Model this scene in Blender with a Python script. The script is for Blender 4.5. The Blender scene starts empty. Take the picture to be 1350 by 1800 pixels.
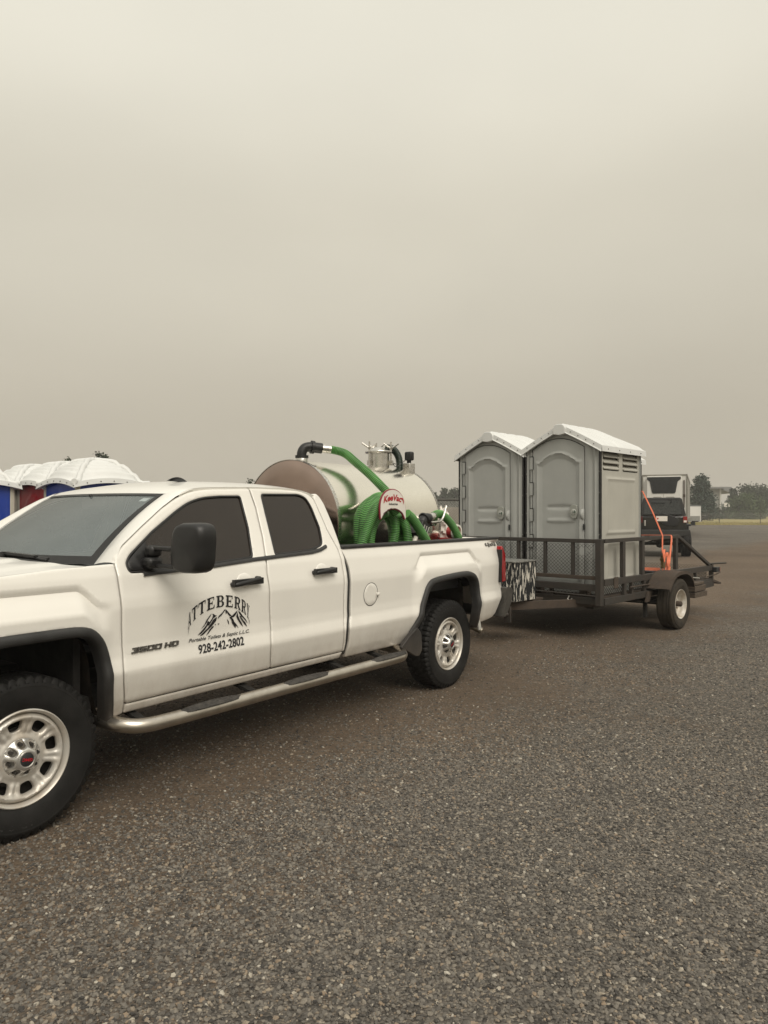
import bpy, bmesh, math, random
from mathutils import Vector, Matrix, noise
from mathutils.geometry import delaunay_2d_cdt
R = math.radians
sc = bpy.context.scene
COL = sc.collection
# ------------------------------------------------------------------ camera, world, sun, exposure
cd = bpy.data.cameras.new('camera'); cam = bpy.data.objects.new('camera', cd); COL.objects.link(cam)
cam.location = (0, 0, 1.63); cam.rotation_euler = (R(90), 0, 0)
cd.sensor_fit = 'VERTICAL'; cd.sensor_height = 36; cd.sensor_width = 27; cd.lens = 26.2
cd.clip_start = 0.05; cd.clip_end = 3000
sc.camera = cam
sc.render.resolution_x = 768; sc.render.resolution_y = 1024
SUN_EL, SUN_AZ = 48, 154          # azimuth clockwise from +Y: the sun stands behind the smoke, right and behind the camera
w = bpy.data.worlds.new('World'); sc.world = w; w.use_nodes = True
nt = w.node_tree; nt.nodes.clear()
out = nt.nodes.new('ShaderNodeOutputWorld'); bg = nt.nodes.new('ShaderNodeBackground')
sky = nt.nodes.new('ShaderNodeTexSky'); sky.sky_type = 'NISHITA'; sky.sun_disc = False
sky.sun_elevation = R(SUN_EL); sky.sun_rotation = R(SUN_AZ); sky.dust_density = 8; sky.air_density = 1
tc = nt.nodes.new('ShaderNodeTexCoord'); sep = nt.nodes.new('ShaderNodeSeparateXYZ')
ramp = nt.nodes.new('ShaderNodeValToRGB'); ramp.color_ramp.interpolation = 'EASE'
e = ramp.color_ramp.elements
e[0].position = 0.0; e[0].color = (.522, .475, .384, 1)
e[1].position = 1.0; e[1].color = (1.02, .985, .89, 1)
for p, c in ((.10, (.538, .490, .396, 1)), (.34, (.676, .632, .520, 1)), (.57, (.834, .798, .680, 1))):
    x = e.new(p); x.color = c
nz = nt.nodes.new('ShaderNodeTexNoise'); nz.inputs['Scale'].default_value = 1.9; nz.inputs['Detail'].default_value = 3; nz.inputs['Roughness'].default_value = .45
mr = nt.nodes.new('ShaderNodeMapRange'); mr.inputs[1].default_value = .3; mr.inputs[2].default_value = .7; mr.inputs[3].default_value = .945; mr.inputs[4].default_value = 1.055
mul = nt.nodes.new('ShaderNodeVectorMath'); mul.operation = 'SCALE'
sk = nt.nodes.new('ShaderNodeVectorMath'); sk.operation = 'SCALE'; sk.inputs['Scale'].default_value = .08
mix = nt.nodes.new('ShaderNodeMix'); mix.data_type = 'RGBA'; mix.inputs['Factor'].default_value = .06
L = nt.links.new
L(tc.outputs['Generated'], sep.inputs[0]); L(sep.outputs['Z'], ramp.inputs[0]); mpw = nt.nodes.new('ShaderNodeMapping'); mpw.inputs['Scale'].default_value = (1, 1, 2.2); mpw.inputs['Location'].default_value = (.35, .2, .4); L(tc.outputs['Generated'], mpw.inputs[0]); L(mpw.outputs[0], nz.inputs['Vector'])
L(nz.outputs['Fac'], mr.inputs[0]); L(ramp.outputs[0], mul.inputs[0]); L(mr.outputs[0], mul.inputs['Scale'])
L(sky.outputs[0], sk.inputs[0]); L(mul.outputs[0], mix.inputs['A']); L(sk.outputs[0], mix.inputs['B'])
L(mix.outputs['Result'], bg.inputs['Color']); bg.inputs['Strength'].default_value = .80; L(bg.outputs[0], out.inputs[0])
sd = bpy.data.lights.new('sun', 'SUN'); sd.energy = 1.5; sd.angle = R(38); sd.color = (1, .93, .82)
sun = bpy.data.objects.new('sun', sd); COL.objects.link(sun)
az = R(SUN_AZ); d = Vector((math.sin(az)*math.cos(R(SUN_EL)), math.cos(az)*math.cos(R(SUN_EL)), math.sin(R(SUN_EL))))
sun.rotation_euler = d.to_track_quat('Z', 'Y').to_euler(); sun.location = (5, -5, 30)
sc.view_settings.view_transform = 'Standard'; sc.view_settings.look = 'None'; sc.view_settings.exposure = .38; sc.view_settings.gamma = 1
sc.view_settings.use_curve_mapping = False

# ------------------------------------------------------------------ materials
MC = {}
def mat(name, col, rough=.5, metal=0., var=.12, vs=6., bump=0., bs=60., dirt=None, coat=0., spec=.5, tint=None, streak=None, alpha=None, emis=None, aniso=0):
    """Principled with noise variation. dirt=(z_full, z_none, colour, amount): dust thick towards object height z_full."""
    if name in MC: return MC[name]
    m = bpy.data.materials.new(name); m.use_nodes = True; t = m.node_tree; N = t.nodes; K = t.links.new
    b = N['Principled BSDF']; b.inputs['Roughness'].default_value = rough; b.inputs['Metallic'].default_value = metal
    b.inputs['Specular IOR Level'].default_value = spec; b.inputs['Coat Weight'].default_value = coat; b.inputs['Coat Roughness'].default_value = .06
    if aniso: b.inputs['Anisotropic'].default_value = aniso
    c = N.new('ShaderNodeTexCoord')
    n1 = N.new('ShaderNodeTexNoise'); n1.inputs['Scale'].default_value = vs; n1.inputs['Detail'].default_value = 5
    src = c.outputs['Object']
    if streak:
        mp = N.new('ShaderNodeMapping'); mp.inputs['Scale'].default_value = streak; K(src, mp.inputs[0]); K(mp.outputs[0], n1.inputs['Vector'])
    else: K(src, n1.inputs['Vector'])
    r = N.new('ShaderNodeMapRange'); r.inputs[1].default_value = .28; r.inputs[2].default_value = .72
    K(n1.outputs['Fac'], r.inputs[0])
    mx = N.new('ShaderNodeMix'); mx.data_type = 'RGBA'
    c2 = tint if tint else tuple(max(0, v*(1-var*1.6)) for v in col)
    c1 = col if tint else tuple(min(1, v*(1+var*.6)) for v in col)
    mx.inputs['A'].default_value = (*c1, 1); mx.inputs['B'].default_value = (*c2, 1); K(r.outputs[0], mx.inputs['Factor'])
    col_out = mx.outputs['Result']
    rr = N.new('ShaderNodeMapRange'); rr.inputs[3].default_value = max(.02, rough*.82); rr.inputs[4].default_value = min(1, rough*1.22)
    n2 = N.new('ShaderNodeTexNoise'); n2.inputs['Scale'].default_value = vs*3.1; n2.inputs['Detail'].default_value = 4; K(src, n2.inputs['Vector'])
    K(n2.outputs['Fac'], rr.inputs[0]); rough_out = rr.outputs[0]
    if dirt:
        z1, z0, dc, amt = dirt
        s = N.new('ShaderNodeSeparateXYZ'); K(src, s.inputs[0])
        dr = N.new('ShaderNodeMapRange'); dr.inputs[1].default_value = z0; dr.inputs[2].default_value = z1; K(s.outputs['Z'], dr.inputs[0])
        dn = N.new('ShaderNodeTexNoise'); dn.inputs['Scale'].default_value = 9; dn.inputs['Detail'].default_value = 8; dn.inputs['Roughness'].default_value = .7
        mp = N.new('ShaderNodeMapping'); mp.inputs['Scale'].default_value = (1, 1, .45); K(src, mp.inputs[0]); K(mp.outputs[0], dn.inputs['Vector'])
        nr = N.new('ShaderNodeMapRange'); nr.inputs[1].default_value = .3; nr.inputs[2].default_value = .75; K(dn.outputs['Fac'], nr.inputs[0])
        a = N.new('ShaderNodeMath'); a.operation = 'ADD'; K(dr.outputs[0], a.inputs[0]); K(nr.outputs[0], a.inputs[1])
        a2 = N.new('ShaderNodeMath'); a2.operation = 'MULTIPLY'; K(a.outputs[0], a2.inputs[0]); K(dr.outputs[0], a2.inputs[1])
        a3 = N.new('ShaderNodeMath'); a3.operation = 'MULTIPLY'; a3.use_clamp = True; a3.inputs[1].default_value = amt; K(a2.outputs[0], a3.inputs[0])
        m2 = N.new('ShaderNodeMix'); m2.data_type = 'RGBA'; m2.inputs['B'].default_value = (*dc, 1); K(col_out, m2.inputs['A']); K(a3.outputs[0], m2.inputs['Factor'])
        col_out = m2.outputs['Result']
        m3 = N.new('ShaderNodeMix'); m3.inputs['B'].default_value = .85; K(rough_out, m3.inputs['A']); K(a3.outputs[0], m3.inputs['Factor']); rough_out = m3.outputs['Result']
    K(col_out, b.inputs['Base Color']); K(rough_out, b.inputs['Roughness'])
    if bump:
        n3 = N.new('ShaderNodeTexNoise'); n3.inputs['Scale'].default_value = bs; n3.inputs['Detail'].default_value = 4; K(src, n3.inputs['Vector'])
        bp = N.new('ShaderNodeBump'); bp.inputs['Strength'].default_value = bump; bp.inputs['Distance'].default_value = .01
        K(n3.outputs['Fac'], bp.inputs['Height']); K(bp.outputs[0], b.inputs['Normal'])
    if alpha is not None: b.inputs['Alpha'].default_value = alpha
    if emis: b.inputs['Emission Color'].default_value = (*emis[0], 1); b.inputs['Emission Strength'].default_value = emis[1]
    MC[name] = m; return m
DUST = (.23, .165, .105)
paint = mat('white_paint', (.81, .79, .74), .3, coat=.55, var=.025, vs=2.5, dirt=(.50, .86, DUST, .36))
paint_top = mat('white_roof_paint', (.82, .81, .77), .3, coat=.55, var=.03, vs=2)
trimb = mat('black_plastic', (.028, .028, .028), .55, var=.25, vs=12, bump=.15, bs=300, dirt=(.40, .80, DUST, .10))
blackp = mat('black_plastic_clean', (.013, .013, .0135), .42, var=.2, vs=12, bump=.1, bs=300)
rubber = mat('tyre_rubber', (.017, .0165, .016), .62, var=.3, vs=9, bump=.12, bs=120, spec=.25)
rubber_dusty = mat('dusty_tyre_rubber', (.032, .029, .025), .8, var=.4, vs=9, bump=.12, bs=120, tint=(.055, .044, .033), spec=.2)
tintg = mat('tinted_glass', (.022, .016, .012), .04, var=.1, spec=.5)
seal = mat('window_rubber', (.012, .012, .012), .5)
steprub = mat('step_pad_rubber', (.05,.045,.04), .7, var=.4, vs=25, bump=.3, bs=200)
chrome = mat('dusty_chrome', (.62, .58, .52), .24, 1, var=.12, vs=14, dirt=(.38, .56, (.30, .24, .17), .35), bump=.04, bs=25)
steelrim = mat('painted_steel_rim', (.62, .605, .57), .36, .35, var=.16, vs=10, tint=(.50, .45, .385), bump=.03)
hubm = mat('bright_hub_cover', (.72, .71, .68), .28, .8, var=.08, vs=14)
dark = mat('dark_underbody', (.016, .014, .012), .9, var=.5, vs=8, bump=.4, bs=25)
dirtyliner = mat('muddy_wheel_liner', (.010, .009, .008), .95, var=.5, vs=12, spec=.1, tint=(.030, .023, .016), bump=.6, bs=30)
redlens = mat('red_tail_lens', (.30, .008, .012), .12, coat=.8, var=.2, vs=12)
inter = mat('grey_interior', (.17, .18, .18), .75, var=.2)
seatm = mat('seat_cloth', (.10, .105, .11), .9, var=.2)
ltrim = mat('light_interior_trim', (.42, .41, .38), .7, var=.1)
stain = mat('stainless_tank', (.90, .86, .77), .17, 1, var=.035, vs=3, streak=(1, 1, 1), bump=.012, bs=8, aniso=.2)
stain2 = mat('stainless_fittings', (.66, .64, .60), .26, 1, var=.12, vs=20)
hoseg = mat('green_corrugated_hose', (.12, .35, .08), .42, var=.25, vs=8, coat=.1)
rust = mat('rusty_painted_steel', (.034, .032, .029), .6, var=.4, vs=5, tint=(.046, .036, .029), bump=.25, bs=90)
rustm = mat('rusty_steel', (.070, .050, .036), .8, var=.5, vs=11, tint=(.05, .038, .030), bump=.3, bs=80)
greyp = mat('grey_polyethylene', (.39, .40, .385), .46, var=.06, vs=4, bump=.03, bs=140)
beigep = mat('beige_grey_panel', (.44, .43, .385), .5, var=.05, vs=3, bump=.03, bs=140)
whitep = mat('white_translucent_roof', (.70, .71, .70), .42, var=.04, vs=4)
bluep = mat('blue_polyethylene', (.020, .055, .33), .4, var=.12, vs=4, bump=.03, bs=100)
redp = mat('red_polyethylene', (.42, .022, .032), .4, var=.12, vs=4, bump=.03, bs=100)
creamp = mat('cream_corner_moulding', (.52, .49, .41), .5, var=.05)
orange = mat('orange_webbing', (.88, .24, .13), .65, var=.12, vs=20)
wood = mat('weathered_wood', (.10, .075, .055), .85, var=.4, vs=3, streak=(2, 18, 18), bump=.3, bs=60)
galv = mat('galvanised_wire', (.40, .39, .36), .5, .6, var=.15)
galvd = mat('dull_fence_rail', (.10, .095, .085), .6, .4, var=.2)
whitem = mat('white_metal_siding', (.70, .69, .655), .5, var=.07, vs=.8, streak=(1, 1, .3))
blackm = mat('black_unit_plastic', (.022, .024, .026), .5, var=.3)
carblack = mat('black_car_paint', (.010, .0105, .012), .22, coat=.6, var=.3, vs=3)
redm = mat('red_plastic', (.32, .02, .022), .4, var=.15)
redink = mat('red_print', (.45, .012, .02), .45, var=.08)
maroon = mat('maroon_border', (.22, .012, .03), .45, var=.08)
ink = mat('black_vinyl_print', (.012, .012, .014), .4, var=.1)
plate_w = mat('white_sign_face', (.78, .74, .68), .45, var=.04)
badge = mat('grey_chrome_badge', (.20, .19, .18), .3, .8, var=.3, vs=40)

# ------------------------------------------------------------------ mesh helpers
def P(t, s, z): return Vector((t, s, z))
class MB:
    def __init__(self): self.v = []; self.f = []
    def add(self, vs, fs):
        o = len(self.v); self.v += [tuple(x) for x in vs]; self.f += [tuple(i+o for i in q) for q in fs]; return self
    def box(self, a, b):
        x0, y0, z0 = a; x1, y1, z1 = b
        return self.add([(x0,y0,z0),(x1,y0,z0),(x1,y1,z0),(x0,y1,z0),(x0,y0,z1),(x1,y0,z1),(x1,y1,z1),(x0,y1,z1)],
                        [(0,3,2,1),(4,5,6,7),(0,1,5,4),(1,2,6,5),(2,3,7,6),(3,0,4,7)])
    def beam(self, a, b, w, h, up=(0,0,1)):
        a = Vector(a); b = Vector(b); d = (b-a).normalized(); u = Vector(up)
        if abs(d.dot(u)) > .98: u = Vector((0,1,0))
        s = d.cross(u).normalized(); u = s.cross(d).normalized(); s *= w/2; u *= h/2
        return self.add([a-s-u, a+s-u, a+s+u, a-s+u, b-s-u, b+s-u, b+s+u, b-s+u],
                        [(3,2,1,0),(4,5,6,7),(0,1,5,4),(1,2,6,5),(2,3,7,6),(3,0,4,7)])
    def tube(self, pts, r, n=10, cap=True, rf=None, closed=False):
        pts = [Vector(p) for p in pts]; m = len(pts); o = len(self.v)
        t0 = (pts[1]-pts[0]).normalized(); up = Vector((0,0,1)) if abs(t0.z) < .9 else Vector((1,0,0))
        nrm = (up - t0*up.dot(t0)).normalized()
        for i, p in enumerate(pts):
            t = (pts[min(i+1,m-1)]-pts[max(i-1,0)]).normalized()
            nrm = (nrm - t*nrm.dot(t)).normalized(); bn = t.cross(nrm)
            rr = rf(i) if rf else (r[i] if isinstance(r, (list, tuple)) else r)
            for k in range(n):
                a = 2*math.pi*k/n; self.v.append(tuple(p+nrm*(rr*math.cos(a))+bn*(rr*math.sin(a))))
        for i in range(m-1):
            for k in range(n):
                k2 = (k+1) % n; self.f.append((o+i*n+k, o+i*n+k2, o+(i+1)*n+k2, o+(i+1)*n+k))
        if cap: self.f.append(tuple(o+k for k in reversed(range(n)))); self.f.append(tuple(o+(m-1)*n+k for k in range(n)))
        return self
    def cyl(self, a, b, r, n=16, r2=None): return self.tube([a, b], [r, r if r2 is None else r2], n)
    def lathe(self, prof, n=32, M=None, a0=0, a1=2*math.pi, rf=None):
        """prof: list of (r, h) about the local Z axis; M: Matrix to place it."""
        o = len(self.v); full = abs(a1-a0-2*math.pi) < 1e-6; cnt = n if full else n+1
        for k in range(cnt):
            a = a0+(a1-a0)*k/n
            for j, (r, h) in enumerate(prof):
                if rf: r = rf(r, h, a, j, k)
                q = Vector((r*math.cos(a), r*math.sin(a), h)); self.v.append(tuple(M @ q if M else q))
        m = len(prof)
        for k in range(n):
            k2 = (k+1) % cnt
            for j in range(m-1):
                self.f.append((o+k*m+j, o+k2*m+j, o+k2*m+j+1, o+k*m+j+1))
        return self
    def grid(self, fn, us, vs):
        o = len(self.v); m = len(vs)
        for u in us:
            for v in vs: self.v.append(tuple(fn(u, v)))
        for i in range(len(us)-1):
            for j in range(m-1): self.f.append((o+i*m+j, o+(i+1)*m+j, o+(i+1)*m+j+1, o+i*m+j+1))
        return self
    def prism(self, pts, a, b, mapf):
        """polygon pts (x,y) extruded from depth a to b; mapf(x,y,d)->Vector"""
        n = len(pts); o = len(self.v)
        for d in (a, b):
            for x, y in pts: self.v.append(tuple(mapf(x, y, d)))
        self.f.append(tuple(o+i for i in range(n))); self.f.append(tuple(o+n+i for i in reversed(range(n))))
        for i in range(n): j = (i+1) % n; self.f.append((o+i, o+n+i, o+n+j, o+j))
        return self
    def build(self, name, m, parent=None, smooth=None, bevel=0, kind=None, mods=None, fix=True):
        me = bpy.data.meshes.new(name); me.from_pydata(self.v, [], self.f)
        ob = bpy.data.objects.new(name, me); COL.objects.link(ob)
        if fix:
            bm = bmesh.new(); bm.from_mesh(me); bmesh.ops.recalc_face_normals(bm, faces=bm.faces); bm.to_mesh(me); bm.free()
        me.materials.append(m)
        if smooth is not None:
            me.polygons.foreach_set('use_smooth', [True]*len(me.polygons))
            me.set_sharp_from_angle(angle=R(smooth))
        if bevel:
            b = ob.modifiers.new('bevel', 'BEVEL'); b.width = bevel; b.segments = 2; b.limit_method = 'ANGLE'; b.angle_limit = R(40)
        if parent: ob.parent = parent
        if kind: ob['kind'] = kind
        return ob
def empty(name, loc=(0,0,0), rz=0, parent=None):
    o = bpy.data.objects.new(name, None); COL.objects.link(o); o.location = loc; o.rotation_euler = (0,0,rz); o.empty_display_size = .2
    if parent: o.parent = parent
    return o
def tag(o, label=None, cat=None, group=None, kind=None):
    if label: o['label'] = label
    if cat: o['category'] = cat
    if group: o['group'] = group
    if kind: o['kind'] = kind
    return o
KIDS = {}
def kids(o): return [c for c in bpy.data.objects if c.parent == o]
def copy_tree(o, parent=None):
    c = o.copy(); COL.objects.link(c)
    if parent: c.parent = parent
    for ch in kids(o): copy_tree(ch, c)
    return c
def inside(p, poly):
    x, y = p; r = False; n = len(poly); j = n-1
    for i in range(n):
        xi, yi = poly[i]; xj, yj = poly[j]
        if (yi > y) != (yj > y) and x < (xj-xi)*(y-yi)/(yj-yi)+xi: r = not r
        j = i
    return r
def fillet(pts, rad=.03, n=4):
    """round every corner of a closed polygon; a point may be (x, y, r)"""
    out = []; m = len(pts)
    for i in range(m):
        p = Vector(pts[i][:2]); a = Vector(pts[i-1][:2]); b = Vector(pts[(i+1) % m][:2])
        r = pts[i][2] if len(pts[i]) > 2 else rad
        l = min(r, (a-p).length*.45, (b-p).length*.45)
        if l < 1e-4: out.append(tuple(p)); continue
        q0 = p+(a-p).normalized()*l; q1 = p+(b-p).normalized()*l
        for k in range(n+1):
            t = k/n; q = q0*(1-t)**2+p*(2*t*(1-t))+q1*t*t; out.append(tuple(q))
    return out
def area(poly): return sum(poly[i-1][0]*poly[i][1]-poly[i][0]*poly[i-1][1] for i in range(len(poly)))/2
def inset(poly, d):
    s = 1 if area(poly) > 0 else -1; out = []; n = len(poly)
    for i in range(n):
        a = Vector(poly[i-1]); p = Vector(poly[i]); b = Vector(poly[(i+1) % n])
        e1 = (p-a); e2 = (b-p)
        if e1.length < 1e-7 or e2.length < 1e-7: e1 = e2 = b-a
        e1.normalize(); e2.normalize(); n1 = Vector((-e1.y, e1.x))*s; n2 = Vector((-e2.y, e2.x))*s
        q = (n1+n2)
        if q.length < 1e-6: q = n1
        q.normalize(); k = max(.5, q.dot(n1)); out.append(tuple(p+q*(d/k)))
    return out
def resample(poly, step):
    out = []; n = len(poly)
    for i in range(n):
        a = Vector(poly[i]); b = Vector(poly[(i+1) % n]); L_ = (b-a).length
        if L_ < 1e-6: continue
        k = max(1, int(math.ceil(L_/step)))
        for j in range(k): out.append(tuple(a+(b-a)*(j/k)))
    return out
def segd(p, a, b):
    ax, ay = a; bx, by = b; dx, dy = bx-ax, by-ay; l = dx*dx+dy*dy
    t = 0 if l == 0 else max(0, min(1, ((p[0]-ax)*dx+(p[1]-ay)*dy)/l))
    return math.hypot(p[0]-ax-t*dx, p[1]-ay-t*dy)
def panel(mb, outline, holes, mapf, step=.03, rnd=.005, flange=.03, creases=()):
    """sheet over a 2D outline with holes; mapf(a, b, depth) -> 3D; edges rolled over and flanged inward"""
    loops = [resample(outline, step)] + [resample(h, step) for h in holes]
    xs = [p[0] for p in loops[0]]; ys = [p[1] for p in loops[0]]
    pts = []; edges = []; bcount = 0
    for lp in loops:
        o = len(pts); pts += lp; edges += [(o+i, o+(i+1) % len(lp)) for i in range(len(lp))]
    bcount = len(pts)
    def ok(p, mrg):
        if not inside(p, loops[0]): return False
        for h in loops[1:]:
            if inside(p, h): return False
        return True
    segs = [(pts[a], pts[b]) for a, b in edges]
    if rnd:
        for li, lp in enumerate(loops):
            for q in inset(lp, rnd*1.3 if li == 0 else -rnd*1.3):
                if ok(q, 0): pts.append(q)
    x = min(xs)+step/2; row = 0; cr_start = len(pts)
    cell = {}
    for a, b in segs:
        cell.setdefault((int(a[0]//.1), int(a[1]//.1)), []).append((a, b)); cell.setdefault((int(b[0]//.1), int(b[1]//.1)), []).append((a, b))
    ccell = {}
    def nearb(p):
        k = (int(p[0]//.1), int(p[1]//.1))
        return [sg for a in (-1,0,1) for b in (-1,0,1) for sg in cell.get((k[0]+a, k[1]+b), ())]
    CR = []
    for ln in creases:
        prev = None; q = [tuple(v_[:2]) for v_ in even([Vector((a, b, 0)) for a, b in ln], step)]
        for p in q:
            CR.append((p, prev)); prev = p
    CRQ = CR
    while x < max(xs):
        y = min(ys)+step*(.5 if row % 2 else .25)
        while y < max(ys):
            if ok((x, y), 0):
                near = [sg for i in (-1,0,1) for j in (-1,0,1) for sg in cell.get((int(x//.1)+i, int(y//.1)+j), ())]
                if all(segd((x, y), *sg) > step*.45 for sg in near): pts.append((x, y))
            y += step
        x += step; row += 1
    if creases:
        keep = []; cidx = {}
        for p, pv_ in CR:
            if ok(p, 0) and all(segd(p, *sg) > step*.5 for sg in nearb(p)): keep.append(p)
        kc = {}
        for p in keep: kc.setdefault((int(p[0]//.1), int(p[1]//.1)), []).append(p)
        grid_ = pts[cr_start:]
        def far_(g):
            k = (int(g[0]//.1), int(g[1]//.1))
            return all((g[0]-p[0])**2+(g[1]-p[1])**2 > (step*.62)**2 for a in (-1,0,1) for b in (-1,0,1) for p in kc.get((k[0]+a, k[1]+b), ()))
        pts = pts[:cr_start]+[g for g in grid_ if far_(g)]
        ks = set(keep)
        for p in keep: cidx[p] = len(pts); pts.append(p)
        for p, pv_ in CR:
            if pv_ in ks and p in ks: edges.append((cidx[pv_], cidx[p]))
    vs, es, fs, _, _, _ = delaunay_2d_cdt([Vector(p) for p in pts], edges, [], 0, 1e-5)
    o = len(mb.v); n = len(vs)
    brd = set()
    for i, v in enumerate(vs):
        dd = 0
        if rnd:
            k = (int(v[0]//.1), int(v[1]//.1))
            near = [sg for a in (-1,0,1) for b in (-1,0,1) for sg in cell.get((k[0]+a, k[1]+b), ())]
            dist = min([segd((v[0], v[1]), *sg) for sg in near] or [9])
            if dist < rnd: dd = rnd-math.sqrt(max(0, rnd*rnd-(rnd-dist)**2))
        mb.v.append(tuple(mapf(v[0], v[1], dd)))
    cnt = {}
    for f in fs:
        cx = sum(vs[i][0] for i in f)/len(f); cy = sum(vs[i][1] for i in f)/len(f)
        if ok((cx, cy), 0):
            mb.f.append(tuple(o+i for i in f))
            for i in range(len(f)):
                a, b = f[i], f[(i+1) % len(f)]
                kk = (min(a, b), max(a, b)); cnt[kk] = cnt.get(kk, 0)+1
    if flange:
        idx = {}
        for (a, b), c in cnt.items():
            if c == 1:
                for i in (a, b):
                    if i not in idx: idx[i] = len(mb.v); mb.v.append(tuple(mapf(vs[i][0], vs[i][1], flange)))
                mb.f.append((o+a, o+b, idx[b], idx[a]))
    return mb
def catmull(pts, per=12, closed=False):
    pts = [Vector(p) for p in pts]; out = []; n = len(pts)
    for i in range(n if closed else n-1):
        if closed: p0, p1, p2, p3 = pts[i-1], pts[i], pts[(i+1) % n], pts[(i+2) % n]
        else: p0 = pts[max(i-1,0)]; p1 = pts[i]; p2 = pts[i+1]; p3 = pts[min(i+2, n-1)]
        for k in range(per):
            t = k/per; out.append(.5*((2*p1)+(p2-p0)*t+(2*p0-5*p1+4*p2-p3)*t*t+(3*p1-p0-3*p2+p3)*t**3))
    if not closed: out.append(pts[-1])
    return out
def even(pts, step):
    pts = [Vector(p) for p in pts]; cum = [0]
    for a, b in zip(pts, pts[1:]): cum.append(cum[-1]+(b-a).length)
    n = max(2, int(cum[-1]/step)); out = []; j = 0
    for i in range(n+1):
        d = cum[-1]*i/n
        while j < len(pts)-2 and cum[j+1] < d: j += 1
        out.append(pts[j].lerp(pts[j+1], min(1, (d-cum[j])/max(1e-9, cum[j+1]-cum[j]))))
    return out
def text_tris(s, size=1, bold=0, shear=0, space=1, res=3):
    cu = bpy.data.curves.new('t', 'FONT'); cu.body = s; cu.size = size; cu.offset = bold; cu.shear = shear; cu.space_character = space
    cu.resolution_u = res; cu.align_x = 'LEFT'
    ob = bpy.data.objects.new('t', cu); COL.objects.link(ob)
    bpy.context.view_layer.update()
    me = bpy.data.meshes.new_from_object(ob.evaluated_get(bpy.context.evaluated_depsgraph_get()))
    v = [(p.co.x, p.co.y) for p in me.vertices]; f = [tuple(p.vertices) for p in me.polygons]
    bpy.data.objects.remove(ob); bpy.data.curves.remove(cu); bpy.data.meshes.remove(me)
    x0 = min(p[0] for p in v); x1 = max(p[0] for p in v); y0 = min(p[1] for p in v); y1 = max(p[1] for p in v)
    return [((p[0]-x0)/(x1-x0), (p[1]-y0)/(y1-y0)) for p in v], f
def sstep(a, b, x):
    t = max(0, min(1, (x-a)/(b-a))); return t*t*(3-2*t)
def lerp(a, b, t): return a+(b-a)*t

# ================================================================== PICKUP TRUCK (local x = outward from the near side, y = rearward, z = up)
TR = empty('pickup_truck', (-1.776, 3.694, 0), math.atan2(-.5963, .8028))
tag(TR, 'white double cab long bed pickup truck with mountain logo on its door, towing the trailer', 'pickup truck')
TC = -.955; HW = .955
BP_ = [(.45,-.01),(.53,.012),(.60,.042),(.68,.064),(.748,.080),(.762,.0795),(.835,.060),(.90,.056),(1.10,.062),(1.15,.056),(1.28,.026),(1.34,0),(2.0,-.293)]
def tbase(z):
    if z <= BP_[0][0]: return BP_[0][1]
    for (a, x), (c, y) in zip(BP_, BP_[1:]):
        if z <= c: return x+(y-x)*(z-a)/(c-a)
    return BP_[-1][1]
def flare(s, z, s0, s1, zt, drop, ramp, lo):
    """boxy wheel arch bulge: undercut line at zt, shoulder ramp below it, bowed at both ends"""
    wi = sstep(s0-ramp, s0+ramp*.6, s)*(1-sstep(s1-ramp*.6, s1+ramp, s))
    if wi <= 0: return 0
    zl = zt-.11*(1-sstep(s0-ramp*.3, s0+ramp*1.2, s)) - .11*sstep(s1-ramp*1.2, s1+ramp*.3, s)
    if z > zl+.032: f = 0
    elif z > zl: f = -.022*(1-(z-zl)/.032)
    elif z > zl-drop: f = -.022+.056*((zl-z)/drop)
    else: f = .034
    return f*wi
def tbody(s, z):
    t = tbase(z)
    if z < 1.34:
        t += flare(s, z, -.70, .37, 1.215, .115, .10, .5)
        t += flare(s, z, 3.38, 4.42, 1.245, .10, .10, .5)
        if s > 4.5: t -= .05*sstep(4.55, 5.05, s)**1.5
        if s < -.5: t -= .22*sstep(-.5, -1.0, s)
    return t
def side_map(sg, off=0):
    if sg > 0: return lambda s, z, d=0: P(tbody(s, z)+off-d, s, z)
    return lambda s, z, d=0: P(2*TC-(tbody(s, z)+off-d), s, z)
def zline(s0, s1, zt, ramp, off):
    out_ = []
    s = s0-ramp*.6
    while s < s1+ramp*.6:
        out_.append((s, zt-.11*(1-sstep(s0-ramp*.3, s0+ramp*1.2, s)) - .11*sstep(s1-ramp*1.2, s1+ramp*.3, s)+off)); s += .02
    return out_
CREASE = [[(-1.0, z_), (5.0, z_)] for z_ in (.68, .755, .835, 1.15)]
CRF = CREASE[:3]+[zline(-.70, .37, 1.215, .10, o_) for o_ in (.032, 0, -.115)]
CRB = CREASE[:3]+[zline(3.38, 4.42, 1.245, .10, o_) for o_ in (.032, 0, -.10)]
FD = [(.546,.573,.02),(.528,.65,0),(.516,.70,0),(.508,.755,.01),(.512,.80,0),(.516,.84,0),(.509,.99,0),(.505,1.216,0),(.503,1.335,0),(.510,1.374,.02),(.573,1.432,.03),(.740,1.540,0),(.916,1.650,0),(1.045,1.716,.05),(1.168,1.758,.05),(1.32,1.778,.05),(1.678,1.790,.01),(1.686,1.665,0),(1.664,1.458,0),(1.634,1.324,0),(1.617,1.215,0),(1.622,.99,0),(1.633,.84,0),(1.623,.80,0),(1.613,.755,.01),(1.622,.70,0),(1.632,.65,0),(1.650,.582,.015)]
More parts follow.
